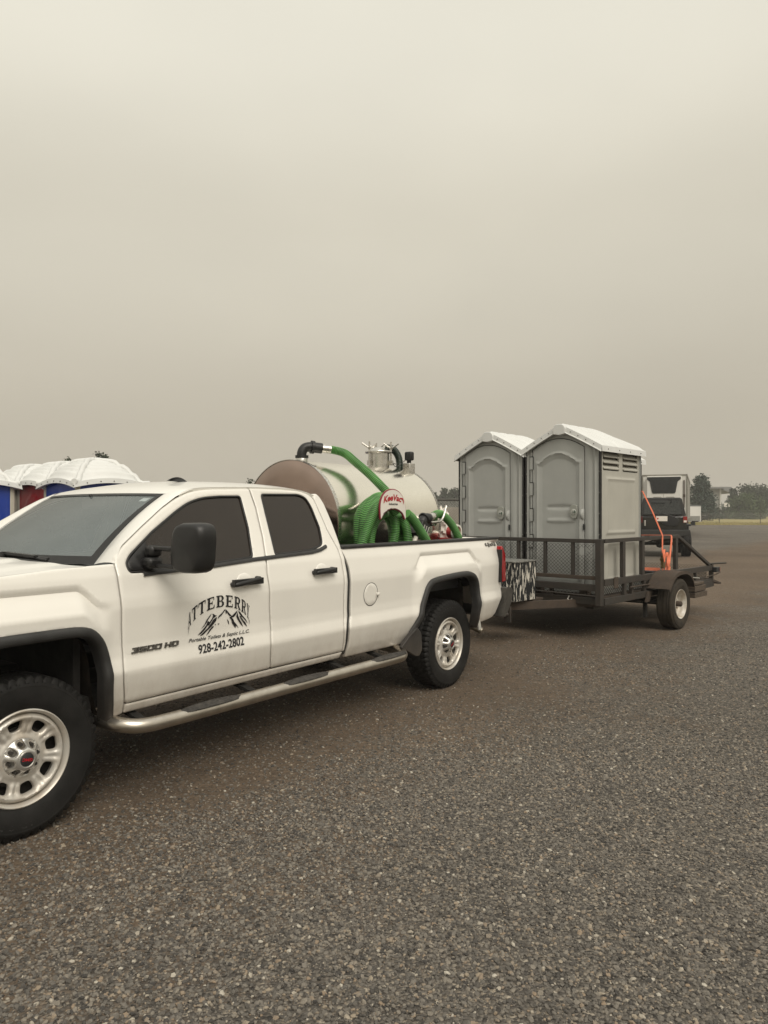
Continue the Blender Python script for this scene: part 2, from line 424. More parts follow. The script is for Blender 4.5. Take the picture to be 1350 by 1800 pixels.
RD = [(1.661,.582,.015),(1.642,.65,0),(1.632,.70,0),(1.623,.755,.01),(1.633,.80,0),(1.643,.84,0),(1.632,.99,0),(1.627,1.215,0),(1.647,1.324,0),(1.677,1.458,0),(1.699,1.665,0),(1.692,1.792,.01),(1.989,1.792,0),(2.20,1.782,.05),(2.315,1.745,.06),(2.334,1.627,0),(2.357,1.484,0),(2.404,1.34,0),(2.403,1.215,0),(2.397,.99,0),(2.397,.84,0),(2.385,.80,0),(2.373,.755,.01),(2.386,.70,0),(2.398,.65,0),(2.404,.582,.015)]
W1 = [(.566,1.343,.02),(.577,1.289,.03),(.708,1.287,0),(1.19,1.307,0),(1.528,1.328,.025),(1.570,1.528,0),(1.583,1.742,.025),(1.40,1.738,0),(1.248,1.727,.06),(1.123,1.694,.06),(1.012,1.640,.04),(.795,1.517,0),(.603,1.388,.04)]
W2 = [(1.775,1.758,.03),(2.165,1.764,.06),(2.236,1.740,.05),(2.266,1.674,.04),(2.282,1.516,0),(2.256,1.385,.05),(2.108,1.350,0),(1.733,1.335,.02)]
FF = [(-1.02,1.24,.03),(-.60,1.290,0),(-.13,1.318,0),(.16,1.336,0),(.494,1.343,.004),(.495,1.216,0),(.500,.99,0),(.508,.84,0),(.503,.80,0),(.498,.755,.01),(.507,.70,0),(.518,.65,0),(.535,.573,0),(.542,.515,.01),(.475,.500,.01),(.432,.683,.05),(.415,.835,.06),(.379,.936,.06),(.318,1.003,.06),(.255,1.028,.04),(.149,1.036,.05),(-.156,1.035,.05),(-.26,1.026,.05),(-.33,.995,.05),(-.40,.91,.05),(-.445,.76,.05),(-.475,.55,.01),(-.95,.55,.03)]
BS = [(2.442,1.352,.01),(4.906,1.358,0),(4.962,1.352,.02),(4.968,1.29,.01),(4.930,1.243,.01),(4.926,.912,.004),(5.005,.905,.01),(5.0,.83,.02),(4.955,.76,.03),(4.862,.60,.03),(4.80,.565,.03),(4.42,.535,.01),(4.372,.66,.04),(4.372,.859,.05),(4.335,.99,.05),(4.24,1.055,.05),(4.05,1.072,.05),(3.62,1.050,.05),(3.49,1.010,.05),(3.42,.90,.05),(3.33,.70,.06),(3.25,.58,.04),(3.19,.52,.01),(2.466,.525,.01),(2.464,.65,.01),(2.455,.70,.01),(2.447,.755,.01),(2.463,.80,.01),(2.482,.84,.01),(2.484,.99,.02),(2.485,1.20,.02)]
CC = [(2.412,.582,0),(2.407,.65,0),(2.394,.70,0),(2.381,.755,0),(2.393,.80,0),(2.405,.84,0),(2.405,.99,0),(2.411,1.215,0),(2.411,1.34,0),(2.364,1.484,0),(2.341,1.627,0),(2.322,1.745,.02),(2.36,1.775,.02),(2.395,1.745,.03),(2.418,1.691,.02),(2.438,1.547,.03),(2.445,1.36,.03),(2.444,1.20,.02),(2.441,.99,.02),(2.440,.84,.01),(2.423,.80,.01),(2.405,.755,.01),(2.413,.70,.01),(2.424,.65,.01),(2.428,.582,0)]
RK = [(.549,.567,.002),(2.41,.576,.002),(2.395,.53,.01),(.549,.515,.01)]
for sg in (1, -1):
    near = sg > 0; st = .017 if near else .12; mp = side_map(sg)
    front = panel(MB(), fillet(FF), [], mp, st*(.85 if near else 1), creases=CRF if near else ()).build('front_fender', paint, TR, 50)
    bed = panel(MB(), fillet(BS), [], mp, st, creases=CRB if near else ()).build('bed_side', paint, TR, 50)
    panel(MB(), fillet(RK), [], mp, st).build('rocker_panel', paint, TR, 50)
    panel(MB(), fillet(CC), [], mp, st, flange=.05).build('cab_corner', paint, TR, 50)
    for nm, ol, wn in (('front_door', FD, W1), ('rear_door', RD, W2)):
        wo = fillet(wn)
        door = panel(MB(), fillet(ol), [wo], mp, st, creases=CREASE if near else ()).build(nm, paint, TR, 50)
        panel(MB(), inset(wo, -.008), [], side_map(sg, -.012), .06, 0, 0).build('window', tintg, door, 50)
        panel(MB(), inset(wo, -.001), [inset(wo, .011)], side_map(sg, .001), .05, .003, .014).build('window_seal', seal, door, 50)
        if near:
            h0, h1, hz0, hz1 = ((1.285, 1.535, 1.172, 1.196) if nm == 'front_door' else (2.055, 2.285, 1.198, 1.212))
            cx = (h0+h1)/2; cz = (hz0+hz1)/2
            pts = [P(tbody(s_, z_)+dt, s_, z_) for s_, z_, dt in ((h0+.015, hz0, .0), (h0+.02, hz0, .038), (lerp(h0,h1,.5), cz, .050), (h1-.03, hz1, .040), (h1-.022, hz1, .0))]
            m_ = MB(); cc = even(catmull(pts, 6), .012)
            for k in range(1): m_.tube(cc, .0155, 10)
            m_.box((tbody(cx, cz)+.018, h0, cz-.021), (tbody(cx, cz)+.047, h1, cz+.019))
            m_.build('door_handle', blackp, door, 40, bevel=.007)
            # scooped cup behind the handle: a ring proud of the skin
            cup = [(cx+.065*math.cos(a), cz+.006+.046*math.sin(a)) for a in [2*math.pi*k/28 for k in range(28)]]
            panel(MB(), cup, [], lambda s, z, d=0: P(tbody(s, z)+.0035-d, s, z), .02, .0034, .006).build('handle_cup', paint, door, 60)
            if nm == 'front_door': FDOOR = door
            else: RDOOR = door
    # belt moulding under both windows
    bl = [(.66,1.287),(1.19,1.306),(1.528,1.3265),(1.640,1.331),(1.733,1.335),(2.10,1.349),(2.20,1.362),(2.275,1.385)]
    m_ = MB()
    m_.grid(lambda u, v: (lambda s_, z_: mp(s_, z_+v[1], -v[0]))(*bl_at(u)), [i/40 for i in range(41)], [(.001,-.013),(.012,-.011),(.014,0),(.011,.011),(.0,.013)]) if False else None
    def bl_at(u):
        k = u*(len(bl)-1); i = min(int(k), len(bl)-2); return lerp(bl[i][0], bl[i+1][0], k-i), lerp(bl[i][1], bl[i+1][1], k-i)
    m_ = MB().grid(lambda u, v: (lambda q: side_map(sg)(q[0], q[1]+v[1]-.008, -v[0]))(bl_at(u)), [i/56 for i in range(57)], [(-.01,-.013),(.010,-.011),(.013,0),(.010,.010),(-.01,.013)])
    m_.build('belt_moulding', trimb, TR, 60)
    # wheel arch trims and liners
    for nm, path in (('front', [p[:2] for p in FF[14:27]]), ('rear', [p[:2] for p in BS[11:23]])):
        cxy = (0.0, .45) if nm == 'front' else (3.93, .48)
        pp = [Vector((a, b, 0)) for a, b in path]; pp = even(catmull(pp, 8), .03)
        n_ = len(pp); sec = [(-.008, .002), (-.002, .018), (.008, .026), (.030, .028), (.044, .020), (.047, -.01), (.049, -.06)]
        def ff(i, c):
            a = pp[max(i-1, 0)]; b = pp[min(i+1, n_-1)]; t = (b-a).normalized(); nn = Vector((-t.y, t.x, 0))
            if nn.dot(Vector((cxy[0], cxy[1], 0))-pp[i]) < 0: nn = -nn
            q = pp[i]+nn*c[0]; tt = tbody(pp[i].x, pp[i].y)+c[1]
            return P(tt if near else 2*TC-tt, q.x, q.y)
        MB().grid(ff, list(range(n_)), sec).build('wheel_arch_trim', trimb, TR, 60)
        def fl(i, c):
            a = pp[max(i-1, 0)]; b = pp[min(i+1, n_-1)]; t = (b-a).normalized(); nn = Vector((-t.y, t.x, 0))
            if nn.dot(Vector((cxy[0], cxy[1], 0))-pp[i]) < 0: nn = -nn
            q = pp[i]+nn*(.046-.02*min(1, -c*3)); tt = -.05+c
            return P(tt if near else 2*TC-tt, q.x, q.y+.02*math.sin(i*.9+c*20)*.3)
        m_ = MB().grid(fl, list(range(n_)), [0,-.1,-.2,-.3,-.42,-.5])
        m_.build('wheel_liner', dirtyliner, TR, 50)

# roof, pillars, windshield
def wsB(v): a = abs(v); return Vector((TC+v*.740, .508-.235*(1-a**3), 1.332+.010*(1-a*a)))
def wsT(v): a = abs(v); return Vector((TC+v*.655, 1.078-.10*(1-(.84*a)**2.2), 1.739+.012*(1-(.84*a)**2.6)))
VS = [-1+2*i/28 for i in range(29)]
def wsf(u, v):
    q = wsB(v).lerp(wsT(v), u); return q+Vector((0, -.03, .035))*(4*u*(1-u))*.6
glass_w = mat('windshield_glass', (.33, .38, .39), .03, var=.05, spec=.8, coat=.2, alpha=.44)
ws = MB().grid(wsf, [i/12 for i in range(13)], VS).build('windshield', glass_w, TR, 60)
frit = MB()
frit.grid(lambda u, v: wsf(u, v)+Vector((0,-.003,.003)), [0,.03,.06,.085], VS)
frit.grid(lambda u, v: wsf(u, v)+Vector((0,-.003,.003)), [.955,.98,1.0], VS)
for sgn in (1, -1):
    frit.grid(lambda u, v: wsf(u, v*sgn)+Vector((0,-.003,.003)), [i/12 for i in range(13)], [.955,.975,1.0])
frit.build('windshield_border', seal, TR, 60)
MB().box((-.42,.905,1.676),(-.30,.906,1.72)) if False else None
st_ = MB().grid(lambda u, v: wsf(u, v)+Vector((0,.004,-.004)), [.87,.90,.93], [.82,.86,.90])
st_.build('window_sticker', mat('sticker_paper', (.62,.70,.70), .6), TR, 60)
for sg in (1, -1):
    outer = [(.500,1.347),(.567,1.440),(.735,1.549),(.912,1.659),(1.040,1.727),(1.165,1.771),(1.20,1.776)]
    op = even([Vector((a, b, 0)) for a, b in outer], .02); n_ = len(op)
    def pf(i, v):
        o_ = op[i]; t_ = tbase(o_.y); A = P(t_, o_.x, o_.y)
        u = sstep(0, 1, i/(n_-1)); u = i/(n_-1)
        B = wsf(u, 1.0); A.x = A.x; q = A.lerp(B, v); q += Vector((.012, -.006, .010))*(4*v*(1-v))
        if v == 0: q.x -= .0
        return q if sg > 0 else Vector((2*TC-q.x, q.y, q.z))
    m_ = MB().grid(pf, list(range(n_)), [0, .08, .25, .5, .75, .92, 1])
    m_.grid(lambda i, v: pf(i, 0)-Vector((.03*v*sg, 0, 0)), list(range(n_)), [0, 1])
    m_.build('windshield_pillar', paint_top, TR, 60)
EDG = [(1.075,1.742),(1.168,1.776),(1.32,1.792),(1.672,1.803),(1.989,1.803),(2.20,1.792),(2.31,1.765),(2.37,1.74),(2.40,1.71)]
def edg(u):
    pts = [Vector((a, b, 0)) for a, b in EDG]; return pts
ep = even(catmull([Vector((a, b, 0)) for a, b in EDG], 6), .04)
def roof_f(i, v):
    q = ep[i]; a = abs(v); k = i/(len(ep)-1)
    cr = .012+.040*sstep(0, .30, k)-.01*sstep(.8, 1, k)
    te = tbase(q.y)-.002; z = q.y+cr*(1-a**2.6); s = q.x-(.10*(1-a**2.2))*max(0, 1-k*5)
    rib = .006*(1 if .25 < (abs(v)*6 % 1) < .75 and .15 < a < .75 and k > .12 and k < .9 else 0)
    return P(TC+v*(te-TC), s, z-rib*0)
m_ = MB().grid(roof_f, list(range(len(ep))), [-1,-.995,-.98,-.95,-.9]+[-.8+1.6*i/24 for i in range(25)]+[.9,.95,.98,.995,1])
for sg in (1, -1): m_.grid(lambda i, d: roof_f(i, sg)-Vector((.012*d*sg, 0, .02*d)), list(range(len(ep))), [0, 1])
m_.build('roof', paint_top, TR, 60)
# back of cab
def backf(u, v):
    z = lerp(.95, 1.71, u); s = 2.41-.02*u; te = tbase(max(z, 1.0)); return P(TC+v*(te-TC-.01), s, z)
MB().grid(backf, [i/10 for i in range(11)], [-1+i/6 for i in range(13)]).build('cab_back', paint, TR, 60)
MB().grid(lambda u, v: backf(u, v)+Vector((0,.004,0)), [.42+.5*i/4 for i in range(5)], [-.8+1.6*i/8 for i in range(9)]).build('rear_window', tintg, TR, 60)
# antenna fin and third brake lamp on roof
f_ = MB(); f_.grid(lambda u, v: P(-.62+.035*math.sin(math.pi*v)*(1-u)*math.cos(math.pi*v)+.03*(v-.5), 1.32+.17*u, 1.845-.008*u+.032*math.sin(math.pi*u)**.7*math.sin(math.pi*v)), [i/10 for i in range(11)], [i/6 for i in range(7)])
f_.build('roof_antenna', blackp, TR, 60)
# cowl, wiper, hood
MB().grid(lambda u, v: wsB(v*.995)+Vector((0, -.15*u*(1-.55*abs(v)**3), -.006+.012*u)), [0,.25,.5,.75,1.0], VS).build('cowl_panel', trimb, TR, 60)
wp = MB(); wp.tube([P(-.80,.20,1.372),P(-.60,.215,1.386),P(-.42,.235,1.380),P(-.26,.255,1.366)], [.016,.014,.012,.008], 8)
wp.tube([P(-1.05,.19,1.385),P(-.75,.23,1.392),P(-.30,.285,1.372)], .008, 8); wp.cyl(P(-.62,.19,1.36),P(-.62,.19,1.405),.024,12)
wp.beam(P(-.62,.20,1.40),P(-.35,.24,1.385),.030,.014)
wp.build('wiper', blackp, TR, 40)
wp2 = MB(); wp2.tube([P(-1.75,.22,1.368),P(-1.5,.20,1.385),P(-1.2,.20,1.385)], .010, 8); wp2.build('wiper', blackp, TR, 40)
HE = [(-1.02,1.235),(-.60,1.289),(-.13,1.317),(.16,1.334),(.30,1.338)]
def hoodf(u, v):
    a = abs(v); y1 = .16+.17*a**3; s = lerp(-1.04, y1, u)
    for (x0, z0), (x1, z1) in zip(HE, HE[1:]):
        if s <= x1 or x1 == HE[-1][0]: ze = z0+(z1-z0)*(s-x0)/(x1-x0); break
    cr = .024*(1-a**3)+.010*(1-sstep(.50, .60, a))+.007*(1-sstep(.80,.88,a))
    te = tbody(s, ze)-.006
    return P(TC+v*(te-TC), s, ze+.002+cr*(.6+.4*sstep(0,.4,u)))
m_ = MB().grid(hoodf, [i/30 for i in range(31)], [-1,-.99,-.97]+[-.94+1.88*i/46 for i in range(47)]+[.97,.99,1])
m_.grid(lambda u, v: hoodf(1, v)+Vector((0,.004*u,-.03*u)), [0,1], VS)
m_.build('hood', paint_top, TR, 50)
# front end (outside the picture on the left, kept simple)
m_ = MB(); m_.box((-1.86,-1.06,.62),(-.05,-.99,1.22)); m_.build('front_fascia', paint, TR, 40, bevel=.03)
m_ = MB()
for k in range(5): m_.box((-1.5,-1.085,.80+.075*k),(-.41,-1.055,.84+.075*k))
m_.build('grille', hubm, TR, 40, bevel=.01)
for x0 in (-1.84,-.36):
    h_ = MB(); h_.box((x0,-1.08,.84),(x0+.29,-1.02,1.14)); h_.build('headlight', mat('clear_lens', (.55,.56,.56), .08, coat=.8), TR, 40, bevel=.03)
m_ = MB(); m_.box((-1.90,-1.22,.50),(-.01,-1.04,.76)); m_.build('front_bumper', chrome, TR, 40, bevel=.05)
# interior
m_ = MB(); m_.box((-1.80,.50,1.02),(-.12,.78,1.30)); m_.box((-1.80,.30,1.22),(-.12,.62,1.325)); m_.box((-.72,.70,1.24),(-.22,.80,1.34)); m_.build('dashboard', inter, TR, 40, bevel=.04)
for x in (-.62,-1.33):
    s_ = MB(); s_.box((x-.26,1.02,.80),(x+.26,1.5,.98)); s_.beam(P(x,1.52,.95),P(x,1.68,1.50),.50,.14,(0,1,0)); s_.box((x-.13,1.60,1.50),(x+.13,1.70,1.68)); s_.build('seat', seatm, TR, 40, bevel=.05)
s_ = MB(); s_.box((-1.75,1.95,.80),(-.15,2.32,.98)); s_.beam(P(-.95,2.32,.95),P(-.95,2.38,1.50),1.5,.12,(0,1,0)); s_.build('rear_bench', seatm, TR, 40, bevel=.05)
s_ = MB(); cxx, cyy, czz = -.55,.92,1.20
s_.tube([Vector((cxx+.19*math.cos(a), cyy+.08*math.sin(a), czz+.17*math.sin(a))) for a in [2*math.pi*k/32 for k in range(33)]], .016, 8, cap=False); s_.beam((cxx-.18,cyy,czz),(cxx+.18,cyy,czz),.03,.05); s_.cyl((cxx,cyy,czz),(cxx,.72,1.1),.03); s_.build('steering_wheel', seatm, TR, 50)
s_ = MB(); s_.box((-1.08,.955,1.655),(-.80,.985,1.725)); s_.cyl((-.94,.93,1.75),(-.94,.97,1.70),.012); s_.build('interior_mirror', blackp, TR, 40, bevel=.012)
s_ = MB(); s_.box((-1.82,.36,.55),(-.10,2.38,.62)); s_.box((-1.83,.30,.55),(-.08,.34,1.22)); s_.box((-1.66,2.36,.6),(-.25,2.385,1.60)); s_.build('cab_floor', dark, TR)
s_ = MB(); s_.beam((-1.845,1.62,1.25),(-1.72,1.70,1.76),.03,.10,(0,1,0)); s_.build('interior_pillar', ltrim, TR, 40, bevel=.01)
s_ = MB(); s_.grid(lambda i, v: roof_f(i, v*.93)-Vector((0,0,.035)), list(range(1,len(ep)-1)), [-1+i/6 for i in range(13)]); s_.build('headliner', ltrim, TR, 60)
# tow mirror
MR = empty('mirror', (0,0,0), 0, TR)
def mirror_head(u, v):
    # u around z-x outline, v depth (along s)
    a = 2*math.pi*u; ca, sa = math.cos(a), math.sin(a); n = 4.2
    r = (abs(ca)**n+abs(sa)**n)**(-1/n); k = [ .0, .80, .93, 1.0, 1.0, .97][v]; sx = .112*k; sz = .140*k
    dep = [.70, .703, .712, .745, .825, .842][v]
    return P(.312+r*ca*sx+.012*sa*k, dep+.035*(ca*k*.5+.5)*(1 if v < 4 else .3), 1.430+r*sa*sz)
m_ = MB().grid(mirror_head, [i/48 for i in range(49)], [0,1,2,3,4,5]); m_.add([mirror_head(i/48, 5) for i in range(48)], [tuple(range(48))])
m_.build('mirror_housing', blackp, MR, 55)
m_ = MB(); m_.box((.225,.846,1.34),(.40,.852,1.54)); m_.build('mirror_glass', hubm, MR, bevel=.01)
m_ = MB(); m_.beam(P(.015,.735,1.425),P(.24,.765,1.418),.055,.026); m_.beam(P(.02,.730,1.325),P(.24,.765,1.320),.055,.022); m_.build('mirror_arm', blackp, MR, 40, bevel=.008)
m_ = MB(); m_.box((-.015,.668,1.310),(.075,.765,1.372)); m_.box((-.02,.695,1.372),(.055,.775,1.440)); m_.build('mirror_base', blackp, MR, 40, bevel=.02)
m_ = MB(); panel(m_, fillet([(.58,1.350),(.59,1.302),(.74,1.302),(.74,1.47)], .02), [], side_map(1, -.004), .05, .003, .008); m_.build('mirror_sail', blackp, MR, 50)
# fuel door
cf = [(2.725+.088*math.cos(a), .985+.088*math.sin(a)) for a in [2*math.pi*k/40 for k in range(40)]]
fdr = panel(MB(), cf, [], lambda s, z, d=0: P(tbody(s, z)+.0035-d, s, z), .03, .003, .006).build('fuel_door', paint, TR, 50)
panel(MB(), inset(cf, -.004), [inset(cf, .001)], lambda s, z, d=0: P(tbody(s, z)+.0015-d, s, z), .03, 0, 0).build('fuel_door_gap', seal, fdr)
s_ = MB(); s_.box((.06,2.795,.970),(.078,2.825,.992)); s_.build('fuel_door_latch', paint, fdr, 40, bevel=.006)
# cab to bed gap filler
gp = [(2.43,1.35),(2.464,1.20),(2.462,.99),(2.461,.84),(2.443,.80),(2.425,.755),(2.433,.70),(2.443,.65),(2.445,.55)]
MB().grid(lambda u, v: (lambda q: P(tbody(q.x, q.y)-.018, q.x+v*.034, q.y))(even([Vector((a,b,0)) for a,b in gp],.03)[u]), list(range(len(even([Vector((a,b,0)) for a,b in gp],.03)))), [-1,1]).build('cab_bed_seal', trimb, TR)
# bed: rail caps, inner walls, floor, tailgate, lights, bumper
for x0, x1 in ((-.095,.010),(-1.92,-1.815)):
    m_ = MB(); m_.box((x0,2.44,1.350),(x1,4.955,1.376)); m_.build('bed_rail_cap', trimb, TR, 40, bevel=.009)
m_ = MB(); m_.box((-.115,2.46,.93),(-.095,4.93,1.352)); m_.box((-1.815,2.46,.93),(-1.795,4.93,1.352)); m_.box((-1.80,2.45,.93),(-.11,2.48,1.352)); m_.box((-1.80,2.45,.90),(-.11,4.93,.93)); m_.build('bed_liner', blackm, TR)
m_ = MB(); m_.box((-1.80,4.930,.66),(-.11,4.985,1.365)); m_.build('tailgate', paint, TR, 40, bevel=.02)
TL = fillet([(4.932,1.238),(4.975,1.285),(4.992,1.262),(5.008,1.20),(5.022,1.10),(5.020,.918),(4.930,.914)], .012)
tl = MB().prism(TL, .004, .11, lambda s, z, d: P(min(.062-.5*max(0, s-4.93)**1.3, tbase(z)-.002)-d+.014, s, z)).build('tail_light', redlens, TR, 30, bevel=.008)
m_ = MB(); m_.box((-.06,4.922,.910),(.052,4.938,1.246)); m_.build('light_gasket', seal, tl)
m_ = MB(); m_.prism([(4.93,1.24),(5.01,1.20),(5.02,.92),(4.93,.914)], 0, .10, lambda s, z, d: P(-1.96+d, s, z)); m_.build('tail_light', redlens, TR, 30)
bpf = [(4.975,.850),(5.03,.858),(5.13,.845),(5.155,.81),(5.12,.70),(5.02,.59),(4.95,.560),(4.885,.565),(4.975,.74)]
m_ = MB()
def bump_f(i, v):
    n_ = len(bpf); s, z = bpf[i % n_]; a = abs(v); return P(TC+v*1.035, s-.03*sstep(.92, 1.0, a)*(1 if s > 5.0 else 0), z)
m_.grid(bump_f, list(range(len(bpf)+1)), [-1,-.985,-.94,-.88,-.6,-.2,.2,.6,.88,.94,.985,1])
m_.add([bump_f(i, 1) for i in range(len(bpf))], [tuple(range(len(bpf)))]); m_.add([bump_f(i, -1) for i in range(len(bpf))], [tuple(reversed(range(len(bpf))))])
m_.build('rear_bumper', mat('grey_step_bumper', (.085,.08,.072), .4, .3, var=.3, vs=8), TR, 35, bevel=.006)
m_ = MB(); m_.box((-1.04,4.7,.46),(-.87,5.24,.55)); m_.box((-.99,5.1,.44),(-.92,5.42,.48)); m_.cyl(P(-.955,5.38,.48),P(-.955,5.38,.55),.026); m_.build('tow_hitch', rust, TR, 40, bevel=.005)
# running board
rb = [P(-.20,.44,.50),P(-.04,.455,.488),P(.08,.49,.475),P(.145,.58,.464),P(.16,.80,.462),P(.16,1.6,.462),P(.16,2.4,.462),P(.16,2.92,.462),P(.145,3.03,.464),P(.09,3.10,.474),P(-.02,3.14,.490),P(-.18,3.16,.50)]
rbm = MB().tube(even(catmull(rb, 10), .03), .040, 18).build('running_board', chrome, TR, 60)
for s0, s1 in ((.80,1.27),(1.63,2.10),(2.58,3.05)):
    m_ = MB()
    def padf(u, v):
        s = lerp(s0, s1, u); wd = .052*math.sin(math.pi*min(1, max(0, u)))**.45; x = .168+v*wd*.85
        ridge = .0022*(1 if int(u*34) % 2 else 0)*(1 if abs(v) < .8 else 0)
        return P(x, s, .508+.004*(1-v*v)-.016*abs(v)**3+ridge-.02*(1-max(0,math.sin(math.pi*u))**.3))
    m_.grid(padf, [i/70 for i in range(71)], [-1,-.8,-.5,0,.5,.8,1]); m_.build('step_pad', steprub, rbm, 50)
for s0 in (.62,1.45,2.35,2.85):
    m_ = MB(); m_.beam(P(.13,s0,.46),P(-.28,s0,.55),.05,.02); m_.build('board_bracket', dark, rbm)
# mud flap ahead of the rear wheel
m_ = MB(); m_.prism(fillet([(3.18,.60),(3.30,.66),(3.36,.60),(3.37,.46),(3.33,.415),(3.27,.42),(3.17,.47),(3.06,.52)], .02), 0, .03, lambda s, z, d: P(.115-d, s, z)); m_.build('mud_flap', trimb, TR, 40, bevel=.008)
# underbody
m_ = MB()
for x in (-.42,-1.49): m_.beam(P(x,-.9,.62),P(x,4.9,.62),.09,.16)
for s in (.45,1.3,2.0,2.8,3.4,4.6): m_.beam(P(-.42,s,.62),P(-1.49,s,.62),.12,.10)
m_.box((-1.35,1.2,.40),(-.55,2.3,.60)); m_.box((-1.25,-.5,.42),(-.65,.9,.75)); m_.box((-.60,2.35,.42),(-.46,3.25,.62)); m_.box((-.45,.75,.50),(-.20,2.3,.60))
m_.build('chassis_frame', dark, TR, bevel=.02)
for s in (0, 4.018):
    m_ = MB(); m_.cyl(P(-.15,s,.405),P(-1.78,s,.405),.052,14); m_.lathe([(0,-.16),(.10,-.14),(.16,-.06),(.17,0),(.16,.06),(.10,.14),(0,.16)], 16, Matrix.Translation(P(-.95,s,.405)) @ Matrix.Rotation(R(90),4,'Y')); m_.build('axle', dark, TR, 50)
m_ = MB(); m_.tube([P(-.75,2.2,.46),P(-.62,3.3,.50),P(-.5,3.8,.62),P(-.4,4.3,.56),P(-.05,4.52,.50),P(.03,4.55,.46)], .035, 12); m_.build('exhaust_pipe', mat('exhaust_steel',(.30,.27,.22),.4,.9), TR, 50)
m_ = MB(); m_.beam(P(.02,4.50,.565),P(.03,4.51,.475),.02,.05); m_.build('bracket', ltrim, TR, bevel=.006)

# ------------------------------------------------------------------ wheels
def make_tyre(name, Rt, wd, rr, m, parent, lugs, nseg=None):
    """axis = local x, outer face at x=0, going to -wd"""
    c = -wd/2; h = wd/2
    prof = [(rr-.012,-h*.74),(rr,-h*.80),(rr+.012,-h*.88),(lerp(rr,Rt,.30),-h*.985),(lerp(rr,Rt,.55),-h*1.0),(lerp(rr,Rt,.78),-h*.96),(Rt-.030,-h*.905),(Rt-.010,-h*.845),
            (Rt-.0035,-h*.79),(Rt-.001,-h*.62),(Rt-.001,-h*.50),(Rt-.001,-h*.40),(Rt,-h*.28),(Rt,-h*.18),(Rt,-h*.07),(Rt,h*.07),(Rt,h*.18),(Rt,h*.28),(Rt-.001,h*.40),(Rt-.001,h*.50),(Rt-.001,h*.62),(Rt-.0035,h*.79),
            (Rt-.010,h*.845),(Rt-.030,h*.905),(lerp(rr,Rt,.78),h*.96),(lerp(rr,Rt,.70),h*.985),(lerp(rr,Rt,.69),h*.978),(lerp(rr,Rt,.55),h*1.0),(lerp(rr,Rt,.30),h*.985),(rr+.012,h*.88),(rr,h*.80),(rr-.012,h*.74)]
    n = nseg or lugs*4
    def rf(r, hh, a, j, k):
        q = abs(hh)/h
        if r > Rt-.033:
            side = 1 if hh > 0 else 0
            kk = (k+(2 if side else 0)) % 4
            if lugs and q > .6:
                if kk == 0: return r-.015
            elif lugs and .36 < q < .52: return r-.010 if (q > .38 and (k//2) % 2) else (r-.010 if q < .42 else r)
            elif lugs and q < .6:
                ph = (k+int(hh/h*9)) % 4
                if ph == 0: return r-.009
            if not lugs and (.16 < q < .20 or .26 < q < .30 or .48 < q < .52): return r-.007
        return r
    M_ = Matrix.Translation((c,0,0)) @ Matrix.Rotation(R(90),4,'Y')
    o = MB().lathe(prof, n, M_, rf=rf); ob = o.build(name, m, parent, 32); return ob
def wheel_disc(name, m, parent, rad, holes, hole_fn, hf, step=.012):
    circ = [(rad*math.cos(a), rad*math.sin(a)) for a in [2*math.pi*k/64 for k in range(64)]]
    return panel(MB(), circ, [hole_fn(2*math.pi*(k+.5)/holes) for k in range(holes)], lambda y, z, d=0: P(hf(y, z)-d, y, z), step, .004, .022).build(name, m, parent, 50)
def oval(ac, rc, a_half, r_half, skew=1.25, n=20):
    out = []
    for k in range(n):
        t = 2*math.pi*k/n; cx = math.copysign(abs(math.cos(t))**.65, math.cos(t)); sx = math.copysign(abs(math.sin(t))**.65, math.sin(t))
        r = rc+r_half*cx; wdt = a_half*sx*(1+.22*cx)
        out.append((r*math.cos(ac)-wdt*math.sin(ac), r*math.sin(ac)+wdt*math.cos(ac)))
    return out
